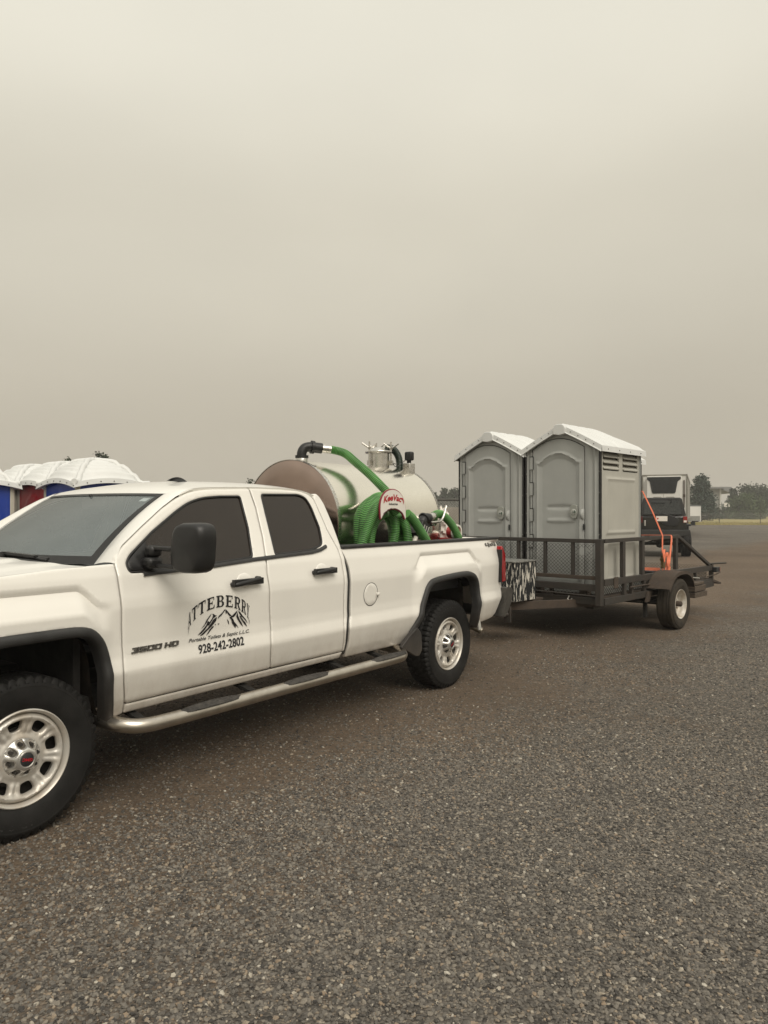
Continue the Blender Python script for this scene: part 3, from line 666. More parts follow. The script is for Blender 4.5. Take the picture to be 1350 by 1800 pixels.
def truck_wheel(full=True):
    W = empty('wheel', (0,0,0), 0, TR)
    make_tyre('tyre', .408, .262, .236, rubber, W, 52)
    def hf(y, z):
        r = math.hypot(y, z); a = math.atan2(z, y)
        h = -.052+.030*sstep(.235, .205, r)*0
        ringh = .030*math.exp(-((r-.200)/.018)**2)
        c8 = math.cos(8*a); spoke = (.020*max(0, c8)**.7-.014*max(0, c8)**7)*math.exp(-((r-.155)/.034)**4)
        return -.050+ringh+spoke-.030*sstep(.115, .08, r)*0+.012*sstep(.125,.10,r)
    rim = wheel_disc('rim', steelrim, W, .222, 8, lambda a: oval(a, .160, .0335, .0275), hf, .009)
    b = MB().lathe([(.2225,-.052),(.224,-.030),(.230,-.016),(.237,-.010),(.243,-.014),(.243,-.022),(.232,-.028),(.226,-.06),(.215,-.10),(.212,-.22)], 64, Matrix.Rotation(R(90),4,'Y'))
    b.build('rim_lip', steelrim, rim, 50)
    b = MB().lathe([(0,-.11),(.215,-.11)], 32, Matrix.Rotation(R(90),4,'Y')); b.cyl(P(-.10,0,0),P(-.075,0,0),.15,32); b.build('brake_disc', dark, rim, 50)
    if full:
        def cover_h(y, z):
            r = math.hypot(y, z); return -.038+.052*sstep(.100, .044, r)
        cov = panel(MB(), [(.098*math.cos(a), .098*math.sin(a)) for a in [2*math.pi*k/48 for k in range(48)]], [oval(2*math.pi*(k+.5)/8, .073, .0185, .0185, n=14) for k in range(8)], lambda y, z, d=0: P(cover_h(y, z)-d, y, z), .008, .003, .014).build('hub_cover', hubm, W, 50)
        b = MB().cyl(P(-.075,0,0),P(-.040,0,0),.100,40); b.build('hub_back', dark, cov)
        for k in range(8):
            a = 2*math.pi*(k+.5)/8; q = P(-.040, .073*math.cos(a), .073*math.sin(a)); b = MB().cyl(q, q+P(.026,0,0), .0115, 6, .009); b.build('lug_nut', mat('dull_lug', (.10,.095,.09), .45, .8), cov)
        b = MB().lathe([(0,.0175),(.030,.0170),(.034,.014),(.036,.008)], 32, Matrix.Rotation(R(90),4,'Y')); cap = b.build('centre_cap', blackm, W, 50)
        b = MB().lathe([(.036,.006),(.037,.018),(.041,.018),(.043,.004)], 40, Matrix.Rotation(R(90),4,'Y')); b.build('cap_ring', hubm, cov, 50)
        v, f = text_tris('GMC', bold=.04, res=2)
        b = MB().add([P(.0185, (x-.5)*.054, (y-.5)*.0155) for x, y in v], f); b.build('cap_lettering', redink, cov, fix=False)
        # raised lettering on the sidewall
        v, f = text_tris('IRONMAN', bold=.01, res=1, space=1.25)
        def arc(x, y): a = R(108)-x*R(66); r = .318+y*.024; return P(.0055 if False else -.0005, r*math.cos(a), r*math.sin(a))
        b = MB().add([arc(x, y) for x, y in v], f); b.build('sidewall_lettering', mat('raised_tyre_letter', (.032,.031,.030), .55), W, fix=False)
    return W
W0 = truck_wheel(); W0.location = (0, 0, .405); W0.rotation_euler = (R(168), 0, 0)
W1_ = copy_tree(W0, TR); W1_.location = (-.0, 4.018, .405); W1_.rotation_euler = (R(35), 0, 0)
for s in (0, 4.018):
    q = copy_tree(W0, TR); q.location = (2*TC, s, .405); q.rotation_euler = (0, 0, R(180))
TR['note'] = 0; del TR['note']

# ------------------------------------------------------------------ writing on the truck
def on_side(v, s0, s1, z0, z1, off=.0035, slope=0):
    return [P(tbody(lerp(s0,s1,x), lerp(z0,z1,y))+off, lerp(s0,s1,x), lerp(z0,z1,y)+slope*(x)) for x, y in v]
lines = [('Portable Toilets & Septic L.L.C.', .952, 1.436, .848, .876, .012, .32, 1.0, -.002), ('928-242-2802', 1.018, 1.380, .778, .832, .022, .12, 1.0, .004)]
dec = MB()
for tx, s0, s1, z0, z1, bo, sh, spc, sl in lines:
    v, f = text_tris(tx, bold=bo, shear=sh, space=spc); dec.add(on_side(v, s0, s1, z0, z1, .004, sl), f)
dec.build('door_lettering', ink, FDOOR, fix=False)
GL = { # serif capitals as quads in a unit box
 'A': [(.02,0,.34,0,.34,.07,.02,.07),(.60,0,1,0,1,.07,.60,.07),(.12,.05,.22,.05,.56,1,.44,1),(.66,.05,.90,.05,.60,1,.44,1),(.26,.28,.70,.28,.66,.38,.30,.38)],
 'T': [(.28,0,.72,0,.72,.07,.28,.07),(.38,.05,.62,.05,.62,.97,.38,.97),(.02,.88,.98,.88,.98,1,.02,1),(.02,.68,.09,.68,.09,.95,.02,.95),(.91,.68,.98,.68,.98,.95,.91,.95)],
 'E': [(.04,0,.94,0,.94,.10,.04,.10),(.04,.90,.90,.90,.90,1,.04,1),(.16,.05,.40,.05,.40,.95,.16,.95),(.38,.45,.70,.45,.70,.55,.38,.55),(.66,.34,.72,.34,.72,.66,.66,.66),(.86,.05,.96,.05,.96,.32,.88,.28),(.82,.74,.90,.70,.90,.95,.84,.95)],
 'B': [(.04,0,.66,0,.66,.09,.04,.09),(.04,.91,.62,.91,.62,1,.04,1),(.16,.05,.40,.05,.40,.95,.16,.95),(.38,.46,.66,.46,.66,.55,.38,.55),(.62,.0,.82,.05,.74,.16,.58,.09),(.82,.05,.96,.18,.74,.22,.70,.13),(.96,.18,.96,.36,.74,.34,.74,.20),(.96,.36,.80,.49,.66,.50,.74,.33),(.62,1,.78,.95,.68,.86,.58,.91),(.78,.95,.90,.84,.68,.80,.66,.88),(.90,.84,.90,.68,.68,.70,.68,.82),(.90,.68,.74,.52,.60,.52,.68,.70)],
 'R': [(.02,0,.50,0,.50,.07,.02,.07),(.04,.91,.62,.91,.62,1,.04,1),(.14,.05,.38,.05,.38,.95,.14,.95),(.36,.44,.62,.44,.62,.53,.36,.53),(.62,1,.80,.94,.68,.86,.58,.91),(.80,.94,.90,.82,.66,.80,.66,.88),(.90,.82,.90,.66,.66,.66,.66,.80),(.90,.66,.76,.47,.58,.44,.66,.64),(.48,.46,.66,.46,.96,.05,.72,.05),(.70,0,1,0,1,.07,.70,.07)],
 'Y': [(.28,0,.74,0,.74,.07,.28,.07),(.39,.05,.63,.05,.63,.48,.39,.48),(.06,1,.34,1,.62,.44,.40,.44),(.78,1,.90,1,.63,.44,.50,.44),(.0,.93,.42,.93,.42,1,.0,1),(.66,.93,1,.93,1,1,.66,1)]}
arcm = MB()
def arch(X, Y):
    xx = max(-1, min(1, X)); top = .990+.124*math.sqrt(1-(.96*xx)**2)-.034; top += .034*math.sqrt(max(0,1-(.8*xx)**2))
    bot = .882+.160*math.sqrt(1-(.985*xx)**2); s = 1.192+xx*.252; z = lerp(bot, top, Y)
    return P(tbody(s, z)+.004, s, z)
word = 'ATTEBERRY'; edges_ = [math.sin(R(-78+156*k/9)) for k in range(10)]
for k, ch in enumerate(word):
    a, b = edges_[k], edges_[k+1]; g = (b-a)*.06; a += g; b -= g
    for q in GL[ch]:
        c = [(q[0],q[1]),(q[2],q[3]),(q[4],q[5]),(q[6],q[7])]
        o = len(arcm.v); n_ = 3
        for i in range(n_+1):
            for j in range(n_+1):
                u, v_ = i/n_, j/n_
                x = (c[0][0]*(1-u)+c[1][0]*u)*(1-v_)+(c[3][0]*(1-u)+c[2][0]*u)*v_; y = (c[0][1]*(1-u)+c[1][1]*u)*(1-v_)+(c[3][1]*(1-u)+c[2][1]*u)*v_
                arcm.v.append(tuple(arch(lerp(a, b, x), y)))
        for i in range(n_):
            for j in range(n_): arcm.f.append((o+i*(n_+1)+j, o+(i+1)*(n_+1)+j, o+(i+1)*(n_+1)+j+1, o+i*(n_+1)+j+1))
arcm.build('door_name_arch', ink, FDOOR, fix=False)
MT = [[(1.125,1.011),(1.111,0.998),(1.088,0.976),(1.072,0.949),(1.056,0.933),(1.043,0.924),(1.068,0.936),(1.088,0.958),(1.102,0.978),(1.117,0.994)],[(1.129,1.007),(1.139,0.995),(1.129,0.978),(1.111,0.958),(1.097,0.939),(1.108,0.939),(1.125,0.96),(1.142,0.98),(1.157,0.986),(1.167,0.992),(1.153,0.996),(1.142,1.004)],[(1.097,0.967),(1.088,0.947),(1.07,0.928),(1.043,0.906),(1.018,0.888),(1.047,0.896),(1.075,0.916),(1.097,0.939),(1.111,0.958)],[(1.139,0.97),(1.12,0.947),(1.097,0.924),(1.065,0.903),(1.034,0.882),(1.061,0.886),(1.097,0.91),(1.129,0.931),(1.162,0.96),(1.169,0.984)],[(1.139,0.933),(1.111,0.912),(1.084,0.879),(1.102,0.889),(1.125,0.91),(1.145,0.925)],[(1.228,1.024),(1.209,1.005),(1.195,0.996),(1.181,0.987),(1.173,0.969),(1.19,0.982),(1.204,0.988),(1.219,1.004),(1.233,1.016)],[(1.231,1.025),(1.247,1.005),(1.26,0.989),(1.272,0.977),(1.291,0.974),(1.276,0.987),(1.255,1.008),(1.243,1.02)],[(1.236,1.021),(1.238,0.999),(1.246,0.994),(1.244,1.013)],[(1.291,0.978),(1.311,0.991),(1.33,1.004),(1.337,1.007),(1.33,0.992),(1.316,0.975),(1.301,0.967),(1.276,0.969)],[(1.267,0.97),(1.286,0.953),(1.291,0.933),(1.306,0.913),(1.321,0.896),(1.326,0.911),(1.347,0.893),(1.33,0.918),(1.311,0.935),(1.301,0.955),(1.286,0.969)],[(1.34,1.006),(1.35,0.986),(1.37,0.965),(1.391,0.948),(1.416,0.922),(1.426,0.914),(1.406,0.943),(1.38,0.968),(1.36,0.991)],[(1.335,0.996),(1.326,0.97),(1.34,0.946),(1.36,0.921),(1.385,0.896),(1.375,0.92),(1.357,0.944),(1.343,0.968)],[(1.35,0.971),(1.37,0.943),(1.396,0.913),(1.421,0.891),(1.406,0.92),(1.38,0.945),(1.365,0.966)],[(1.249,0.964),(1.257,0.941),(1.267,0.922),(1.265,0.944)],[(1.153,0.943),(1.155,0.932),(1.162,0.936)],[(1.176,0.943),(1.179,0.932),(1.19,0.94)]]
mm = MB()
for poly in MT:
    o = len(mm.v); mm.v += [tuple(P(tbody(s, z)+.004, s, z)) for s, z in poly]; mm.f.append(tuple(range(o, o+len(poly))))
for poly in ([(.948,.897),(.957,.935),(.962,.960),(.953,.930)],[(1.438,.897),(1.436,.925),(1.431,.955),(1.440,.925)]):
    o = len(mm.v); mm.v += [tuple(P(tbody(s, z)+.004, s, z)) for s, z in poly]; mm.f.append((o,o+1,o+2,o+3))
mm.build('mountain_logo', ink, FDOOR, fix=False, kind='stuff')
bd = MB()
BG_ = {'3': [(0,.76,1,1),(.30,.38,1,.60),(0,0,1,.24),(.74,0,1,1)], '5': [(0,.76,1,1),(0,.38,1,.60),(0,0,1,.24),(0,.40,.26,1),(.74,0,1,.58)], '0': [(0,.78,1,1),(0,0,1,.22),(0,0,.26,1),(.74,0,1,1)],
 'H': [(0,0,.27,1),(.73,0,1,1),(0,.38,1,.60)], 'D': [(0,.78,.86,1),(0,0,.86,.22),(0,0,.27,1),(.74,.12,1,.88)]}
xx = 0; tot = 4*1.0+3*.16+.55+2*1.0+.16
for ch in '3500 HD':
    if ch == ' ': xx += .55-.16; continue
    m_ = MB()
    for k, (a, b, c, d_) in enumerate(BG_[ch]):
        q = [((xx+x_+.22*y_)/tot, y_) for x_, y_ in ((a,b),(c,b),(c,d_),(a,d_))]
        vv = on_side(q, .560, .872, .850, .879, .0075+.0004*k)+on_side(q, .560, .872, .850, .879, .001)
        m_.add(vv, [(0,1,2,3),(7,6,5,4),(0,4,5,1),(1,5,6,2),(2,6,7,3),(3,7,4,0)])
    m_.build('badge_character', badge, FDOOR); xx += 1.16
F4 = [[(.0,.30),(.26,.30),(.26,1),(.0,.82)],[(.0,.26),(1.0,.26),(1.0,.46),(.0,.46)],[(.60,0),(.86,0),(.86,1),(.60,1)]]
FX = [[(0,.15),(.30,.15),(1,.75),(.70,.75)],[(.70,.15),(1,.15),(.30,.75),(0,.75)]]
for x0_, wd_, gl in ((0,.36,F4),(.39,.20,FX),(.62,.36,F4)):
    m_ = MB()
    for k, q in enumerate(gl):
        q2 = [(x0_+x_*wd_, y_) for x_, y_ in q]
        vv = on_side(q2, 4.640, 4.925, 1.282, 1.322, .0075+.0004*k)+on_side(q2, 4.640, 4.925, 1.282, 1.322, .001)
        m_.add(vv, [(0,1,2,3),(7,6,5,4),(0,4,5,1),(1,5,6,2),(2,6,7,3),(3,7,4,0)])
    m_.build('badge_character', badge, TR)

# ================================================================== VACUUM TANK IN THE BED (same axes as the truck)
def frame_like_truck(name, t, s, z):
    c = TR.matrix_world if False else None
    u = Vector((.5963, .8028, 0)); n = Vector((.8028, -.5963, 0))
    o = Vector((-1.776, 3.694, 0))+u*s+n*t+Vector((0,0,z))
    return empty(name, o, math.atan2(-.5963, .8028))
TK_T, TK_Z, TK_R, S0, S1 = -1.147, 1.516, .592, 3.07, 4.73
TK = frame_like_truck('vacuum_tank', 0, 0, 0)
tag(TK, 'shiny stainless steel vacuum tank lying lengthwise in the pickup bed', 'tank')
def axis_s(s): return Matrix.Translation((TK_T, s, TK_Z)) @ Matrix.Rotation(R(-90), 4, 'X')
MB().lathe([(TK_R, 0), (TK_R, .02), (TK_R-.0015, .04), (TK_R-.001, (S1-S0)*.33), (TK_R-.0015, (S1-S0)*.66), (TK_R, S1-S0-.02), (TK_R, S1-S0)], 96, axis_s(S0)).build('tank_shell', stain, TK, 60)
stain_head = mat('stainless_head', (.36, .275, .235), .17, 1, var=.15, vs=2.5, bump=.02, bs=5)
hd = MB().lathe([(TK_R+.004, -.012), (TK_R+.006, .0), (TK_R+.004, .03)], 96, axis_s(S0)); hd.build('front_rim', stain2, TK, 60)
MB().lathe([(TK_R, -.006), (TK_R-.008, -.014), (.45, -.030), (.25, -.042), (0, -.048)], 72, axis_s(S0)).build('front_head', stain_head, TK, 60)
MB().lathe([(TK_R+.003, -.03), (TK_R+.005, -.0), (TK_R-.01, .012), (.45, .04), (.25, .06), (0, .07)], 72, axis_s(S1)).build('rear_head', stain2, TK, 60)
MB().lathe([(TK_R+.003, 0), (TK_R+.003, .004)], 96, axis_s(3.9)).build('weld_seam', stain2, TK, 60)
for s in (3.35, 4.45):
    m_ = MB(); m_.box((TK_T-.50, s-.05, .93), (TK_T+.50, s+.05, 1.10)); m_.build('cradle', rust, TK, bevel=.01)
# manway
ms, mt, mz = 4.43, -1.147, TK_Z+TK_R-.02
mw = MB().lathe([(.10,0),(.112,.0),(.112,.165),(.10,.165)], 40, Matrix.Translation((mt,ms,mz))).build('manway_neck', stain2, TK, 50)
lid = MB().lathe([(0,.235),(.05,.230),(.085,.205),(.10,.192),(.142,.190),(.146,.184),(.146,.172),(.142,.166),(0,.166)], 40, Matrix.Translation((mt,ms,mz))).build('manway_lid', stain2, TK, 50)
for a in (20, 140, 260):
    x = mt+.135*math.cos(R(a)); y = ms+.135*math.sin(R(a)); m_ = MB()
    m_.cyl((x,y,mz+.05),(x,y,mz+.285),.010,8); m_.beam((x-.02,y,mz+.06),(x+.02,y,mz+.06),.03,.05); m_.lathe([(0,.205),(.016,.205),(.018,.225),(0,.225)],12,Matrix.Translation((x,y,mz)))
    m_.tube([(x,y,mz+.215),(x-.03,y-.025,mz+.24),(x-.06,y-.05,mz+.268)],.010,8); m_.tube([(x,y,mz+.215),(x+.03,y+.025,mz+.238),(x+.06,y+.05,mz+.268)],.010,8)
    m_.build('wing_nut_clamp', stain2, TK, 50)
def hose(name, pts, r, m, parent=None, pitch=.0165, n=14, amp=.0065, per=4):
    pp = even(catmull(pts, 14), pitch/per)
    ob = MB().tube(pp, r, n, rf=lambda i: r+(amp*(.5+.5*math.cos(2*math.pi*i/per))-amp*.5)).build(name, m, parent, 80)
    if m is hoseg:
        ob.data.materials.append(groove); mi = [0]*len(ob.data.polygons)
        for i in range((len(pp)-1)*n):
            if (i//n) % per in (1, 2): mi[i] = 1
        ob.data.polygons.foreach_set('material_index', mi)
    return ob
groove = mat('hose_groove', (.014,.062,.014), .6, var=.2, vs=8)
darkhose = mat('dark_green_hose', (.008,.022,.012), .4, coat=.2)
hose('vent_hose', [(mt+.06,ms+.06,mz+.225),(mt+.09,ms+.13,mz+.215),(mt+.11,ms+.185,mz+.16),(mt+.12,ms+.21,mz+.08),(mt+.12,ms+.215,mz-.06)], .038, darkhose, TK)
# elbow fitting on the front of the tank
ex, ey, ez = -1.13, 3.215, TK_Z+TK_R-.025
m_ = MB().lathe([(.0,0),(.056,0),(.056,.07),(.05,.075)], 24, Matrix.Translation((ex,ey,ez))); m_.build('pipe_stub', stain2, TK, 50)
m_ = MB().tube(catmull([(ex,ey,ez+.05),(ex,ey,ez+.10),(ex+.012,ey+.022,ez+.142),(ex+.04,ey+.06,ez+.157),(ex+.06,ey+.10,ez+.153)], 5), .045, 18)
m_.tube([(ex,ey,ez+.05),(ex,ey,ez+.075)], .062, 18); m_.tube([(ex+.045,ey+.075,ez+.156),(ex+.06,ey+.10,ez+.153)], .062, 18); m_.tube([(ex+.06,ey+.10,ez+.153),(ex+.10,ey+.165,ez+.146)], .050, 18)
m_.build('pipe_elbow', blackp, TK, 50)
MB().tube([(ex+.098,ey+.16,ez+.146),(ex+.150,ey+.235,ez+.138)], .041, 18).build('hose_nipple', stain2, TK, 50)
# work lamp on a stub
lx, ly, lz = -.915, 4.66, 2.055
m_ = MB(); m_.box((lx-.045,ly-.05,lz-.05),(lx+.045,ly+.05,lz+.095)); m_.build('lamp_stub', stain2, TK, 50, bevel=.006)
m_ = MB(); m_.box((lx-.04,ly-.035,lz+.125),(lx+.05,ly+.03,lz+.22)); m_.beam((lx,ly,lz+.09),(lx,ly,lz+.135),.05,.03); m_.build('work_lamp', blackp, TK, 50, bevel=.018)
MB().tube(catmull([(lx,ly-.03,lz+.15),(lx-.03,ly-.10,lz+.09),(lx-.05,ly-.18,lz+.055),(lx-.06,ly-.20,lz+.085),(lx-.05,ly-.17,lz+.08)],6),.004,6).build('lamp_cable', blackp, TK, 60)
# suction outlet, valve and lever on the near flank
m_ = MB().cyl((-.62,4.30,1.55),(-.36,4.30,1.55),.06,20); m_.box((-.46,4.23,1.42),(-.43,4.37,1.55)); m_.build('outlet_pipe', stain2, TK, 50)
# sign of the tank maker
sg_o = [(3.193,1.572),(3.186,1.66),(3.195,1.725),(3.225,1.775),(3.275,1.812),(3.335,1.830),(3.40,1.832),(3.465,1.815),(3.52,1.78),(3.556,1.73),(3.576,1.66),(3.580,1.575),(3.57,1.563),(3.555,1.565),(3.53,1.602),(3.48,1.635),(3.42,1.650),(3.35,1.650),(3.29,1.632),(3.24,1.600),(3.215,1.570),(3.202,1.564)]
sg_o = [tuple(q)[:2] for q in even(catmull([Vector((a,b,0)) for a,b in sg_o], 5, True), .008)]
SG = frame_like_truck('round_top_sign', 0, 0, 0); tag(SG, 'small arched white sign with maroon border and red lettering hanging on the tank side', 'sign')
panel(MB(), sg_o, [], lambda s, z, d=0: P(-.20-d, s, z), .05, .003, .012).build('sign_board', maroon, SG, 40)
panel(MB(), inset(sg_o, .009 if area(sg_o) else .01), [], lambda s, z, d=0: P(-.1975, s, z), .05, 0, 0).build('sign_face', plate_w, SG)
def on_sign(v, s0, s1, z0, z1, bend=0, cs=3.383): return [P(-.1955, lerp(s0,s1,x), lerp(z0,z1,y)-bend*(lerp(s0,s1,x)-cs)**2) for x, y in v]
v, f = text_tris('KeeVac', bold=.035, shear=.22, space=.98)
MB().add(on_sign(v, 3.235, 3.505, 1.728, 1.785, 1.1), f).build('sign_title', redink, SG, fix=False)
m_ = MB(); sw = [(3.49,1.752,.004),(3.512,1.750,.006),(3.528,1.735,.006),(3.535,1.715,.005),(3.532,1.698,.003)]
for k in range(len(sw)-1):
    (a,b,c),(a2,b2,c2) = sw[k], sw[k+1]; m_.add([P(-.1955,a-c,b-c),P(-.1955,a+c,b+c),P(-.1955,a2+c2,b2+c2),P(-.1955,a2-c2,b2-c2)],[(0,1,2,3)])
m_.build('sign_swoosh', redink, SG, fix=False)
v, f = text_tris('Industries', bold=.02, shear=.1); MB().add(on_sign(v, 3.315, 3.445, 1.690, 1.711, 0), f).build('sign_subtitle', ink, SG, fix=False)
v, f = text_tris('(866) 789-9440   www.keevac.com', bold=.02); MB().add(on_sign(v, 3.232, 3.532, 1.656, 1.668, 2.2), f).build('sign_contact', ink, SG, fix=False)
m_ = MB(); m_.beam((-.60,3.40,1.70),(-.215,3.40,1.715),.03,.02); m_.build('sign_bracket', stain2, SG, bevel=.004)

# ------------------------------------------------------------------ green hoses
H1 = frame_like_truck('suction_hose', 0, 0, 0); tag(H1, 'green corrugated hose arching from the black elbow down over the tank', 'hose')
hose('hose_tube', [(-1.0,3.43,2.222),(-.955,3.485,2.214),(-.86,3.525,2.180),(-.74,3.53,2.095),(-.60,3.55,1.985),(-.47,3.565,1.87),(-.39,3.575,1.79),(-.36,3.585,1.72)], .038, hoseg, H1)
H2 = frame_like_truck('coiled_hose', 0, 0, 0); tag(H2, 'green corrugated hose hung in loops behind the arched sign', 'hose')
loops = [
 [(-.42,3.62,1.70),(-.42,3.50,1.765),(-.42,3.40,1.745),(-.43,3.27,1.68),(-.44,3.20,1.58),(-.43,3.18,1.46),(-.42,3.19,1.32),(-.42,3.28,1.12),(-.42,3.45,1.03),(-.40,3.62,1.12),(-.36,3.68,1.30),(-.36,3.70,1.45),(-.36,3.64,1.57),(-.36,3.56,1.64)],
 [(-.345,3.56,1.66),(-.345,3.46,1.735),(-.345,3.36,1.735),(-.35,3.24,1.655),(-.35,3.175,1.55),(-.345,3.15,1.45),(-.34,3.13,1.32),(-.34,3.2,1.12),(-.33,3.35,1.04),(-.30,3.47,1.14),(-.30,3.52,1.34),(-.30,3.55,1.46),(-.30,3.54,1.56),(-.31,3.48,1.62)],
 [(-.265,3.50,1.62),(-.265,3.42,1.70),(-.265,3.32,1.715),(-.265,3.22,1.665),(-.265,3.15,1.57),(-.27,3.10,1.48),(-.27,3.03,1.34),(-.27,3.02,1.15),(-.26,3.2,1.03),(-.25,3.45,1.05),(-.24,3.62,1.2),(-.24,3.66,1.36),(-.25,3.64,1.50),(-.27,3.58,1.60)],
 [(-.33,3.42,1.62),(-.33,3.30,1.56),(-.33,3.235,1.44),(-.33,3.22,1.30),(-.33,3.26,1.12)],
 [(-.22,3.62,1.615),(-.21,3.70,1.565),(-.20,3.81,1.455),(-.19,3.92,1.33),(-.19,4.02,1.18)],
]
loops += [
 [(-.38,3.56,1.69),(-.38,3.42,1.76),(-.38,3.30,1.72),(-.39,3.21,1.62),(-.40,3.20,1.50),(-.39,3.24,1.36),(-.38,3.30,1.15),(-.38,3.42,1.06)],
 [(-.30,3.60,1.60),(-.30,3.66,1.54),(-.30,3.72,1.46),(-.30,3.76,1.34),(-.30,3.78,1.15)],
 [(-.38,3.50,1.62),(-.38,3.58,1.56),(-.38,3.62,1.46),(-.38,3.62,1.32),(-.38,3.60,1.12)]]
for lp in loops: hose('hose_loop', [(x, y, z) for x, y, z in lp], .041, hoseg, H2)
H3 = frame_like_truck('discharge_hose', 0, 0, 0); tag(H3, 'short green hose bending over the bed rail with black valve fitting and steel lever', 'hose')
hose('hose_tube', [(-.30,4.19,1.592),(-.30,4.26,1.610),(-.30,4.34,1.603),(-.29,4.41,1.565),(-.27,4.48,1.50),(-.25,4.55,1.40),(-.24,4.62,1.25),(-.24,4.66,1.1)], .038, hoseg, H3)
MB().tube([(-.30,4.09,1.566),(-.30,4.20,1.596)], .036, 18).build('hose_coupling', stain2, H3, 50)
m_ = MB().tube(catmull([(-.30,4.11,1.570),(-.30,4.05,1.572),(-.30,4.00,1.550),(-.30,3.97,1.51)],5), .047, 18); m_.tube([(-.30,4.03,1.577),(-.30,4.01,1.567)], .056, 18)
m_.beam((-.30,3.975,1.53),(-.30,3.90,1.40),.13,.13,(0,1,0)); m_.build('cam_fitting', blackp, H3, 40, bevel=.012)
for k in range(3): m_ = MB(); m_.beam((-.232,3.935+.035*k,1.51-.012*k),(-.232,3.905+.035*k,1.455-.012*k),.006,.008); m_.build('fitting_rib', ltrim, H3)
MB().tube(catmull([(-.235,4.04,1.530),(-.235,4.15,1.535),(-.235,4.22,1.545),(-.235,4.275,1.60),(-.235,4.32,1.69)],6), .0125, 10).build('lever_handle', stain2, H3, 60)
m_ = MB(); m_.beam((-.25,3.85,1.36),(-.25,3.80,1.26),.03,.02); m_.tube([(-.24,3.80,1.40),(-.24,3.72,1.28)],.022,10); m_.build('fitting_arm', plate_w, H3, 40)
RL = frame_like_truck('red_hose_reel', 0, 0, 0); tag(RL, 'small red reel with white rim in the rear corner of the pickup bed', 'hose reel')
rm_ = Matrix.Translation((-.36,4.72,1.42)) @ Matrix.Rotation(R(90),4,'Y')
MB().lathe([(.062,-.02),(.080,-.02),(.082,0),(.080,.02),(.062,.02),(.060,0),(.062,-.02)], 40, rm_).build('reel_rim', plate_w, RL, 50)
m_ = MB().lathe([(.03,-.02),(.03,.02),(0,.02)], 16, rm_); m_.lathe([(.04,-.10),(.060,-.09),(.062,.0),(.05,.0),(.04,-.10)], 32, rm_)
for k in range(6):
    a = R(60*k+15); m_.beam((-.36,4.72,1.42),(-.36,4.72+.065*math.cos(a),1.42+.065*math.sin(a)),.012,.015,(1,0,0))
m_.build('reel_drum', redm, RL, 50)
BG = frame_like_truck('plastic_bags', 0, 0, 0); tag(BG, 'crumpled white plastic bundle behind the tank at the bed rear', 'plastic bundle')
random.seed(5)
def bagf(u, v):
    a = 2*math.pi*u; b = math.pi*v; q = Vector((math.sin(b)*math.cos(a), math.sin(b)*math.sin(a), math.cos(b)))
    k = 1+.35*noise.noise(q*3.1+Vector((3,1,2)))+.2*noise.noise(q*8)
    return P(-.62, 4.84, 1.50)+Vector((q.x*.09*k, q.y*.09*k, q.z*.17*k))
MB().grid(bagf, [i/40 for i in range(41)], [i/24 for i in range(25)]).build('bag', plate_w, BG, 30)
m_ = MB(); m_.box((-.95,4.76,.94),(-.42,4.91,1.36)); m_.build('pump_box', redm, BG if False else RL, 40, bevel=.02)

# ================================================================== GREY PORTABLE TOILETS
def arch_sd(x, z, xc, a, zb, zs, h):
    """signed distance-ish to a door-like shape: bottom zb, spring line zs, rise h"""
    zt = zs+h*(1-min(1, ((x-xc)/a)**2))
    return max(abs(x-xc)-a, z-zt, zb-z)
def ridge(d, w, hgt): return hgt*(sstep(-w, 0, d)*(1-sstep(0, w, d)))
DW, DD, DH = .55, 1.24, 1.85        # half width, depth, wall height
def arch_pts(xc, a, zb, zs, h, n=18):
    return [(xc-a, zb)]+[(xc-a+2*a*k/n, zs+h*(1-(1-2*k/n)**2)) for k in range(n+1)]+[(xc+a, zb)]
def door_h(x, z):
    d = arch_sd(x, z, -.045, .275, .12, 1.60, .125); h = -.012*sstep(.0, -.02, d)
    h += ridge(d-.045, .026, .020)*(1 if z > .10 else 0)
    d2 = arch_sd(x, z, -.045, .225, .2, 1.62, .11)
    for zc, sgn in ((1.055, -1), (.875, 1)):
        wx = max(0, 1-((x+.02)/.20)**2); h += sgn*.015*math.exp(-((z-zc)/(.013+.012*wx))**2)*(wx > 0)
    return h
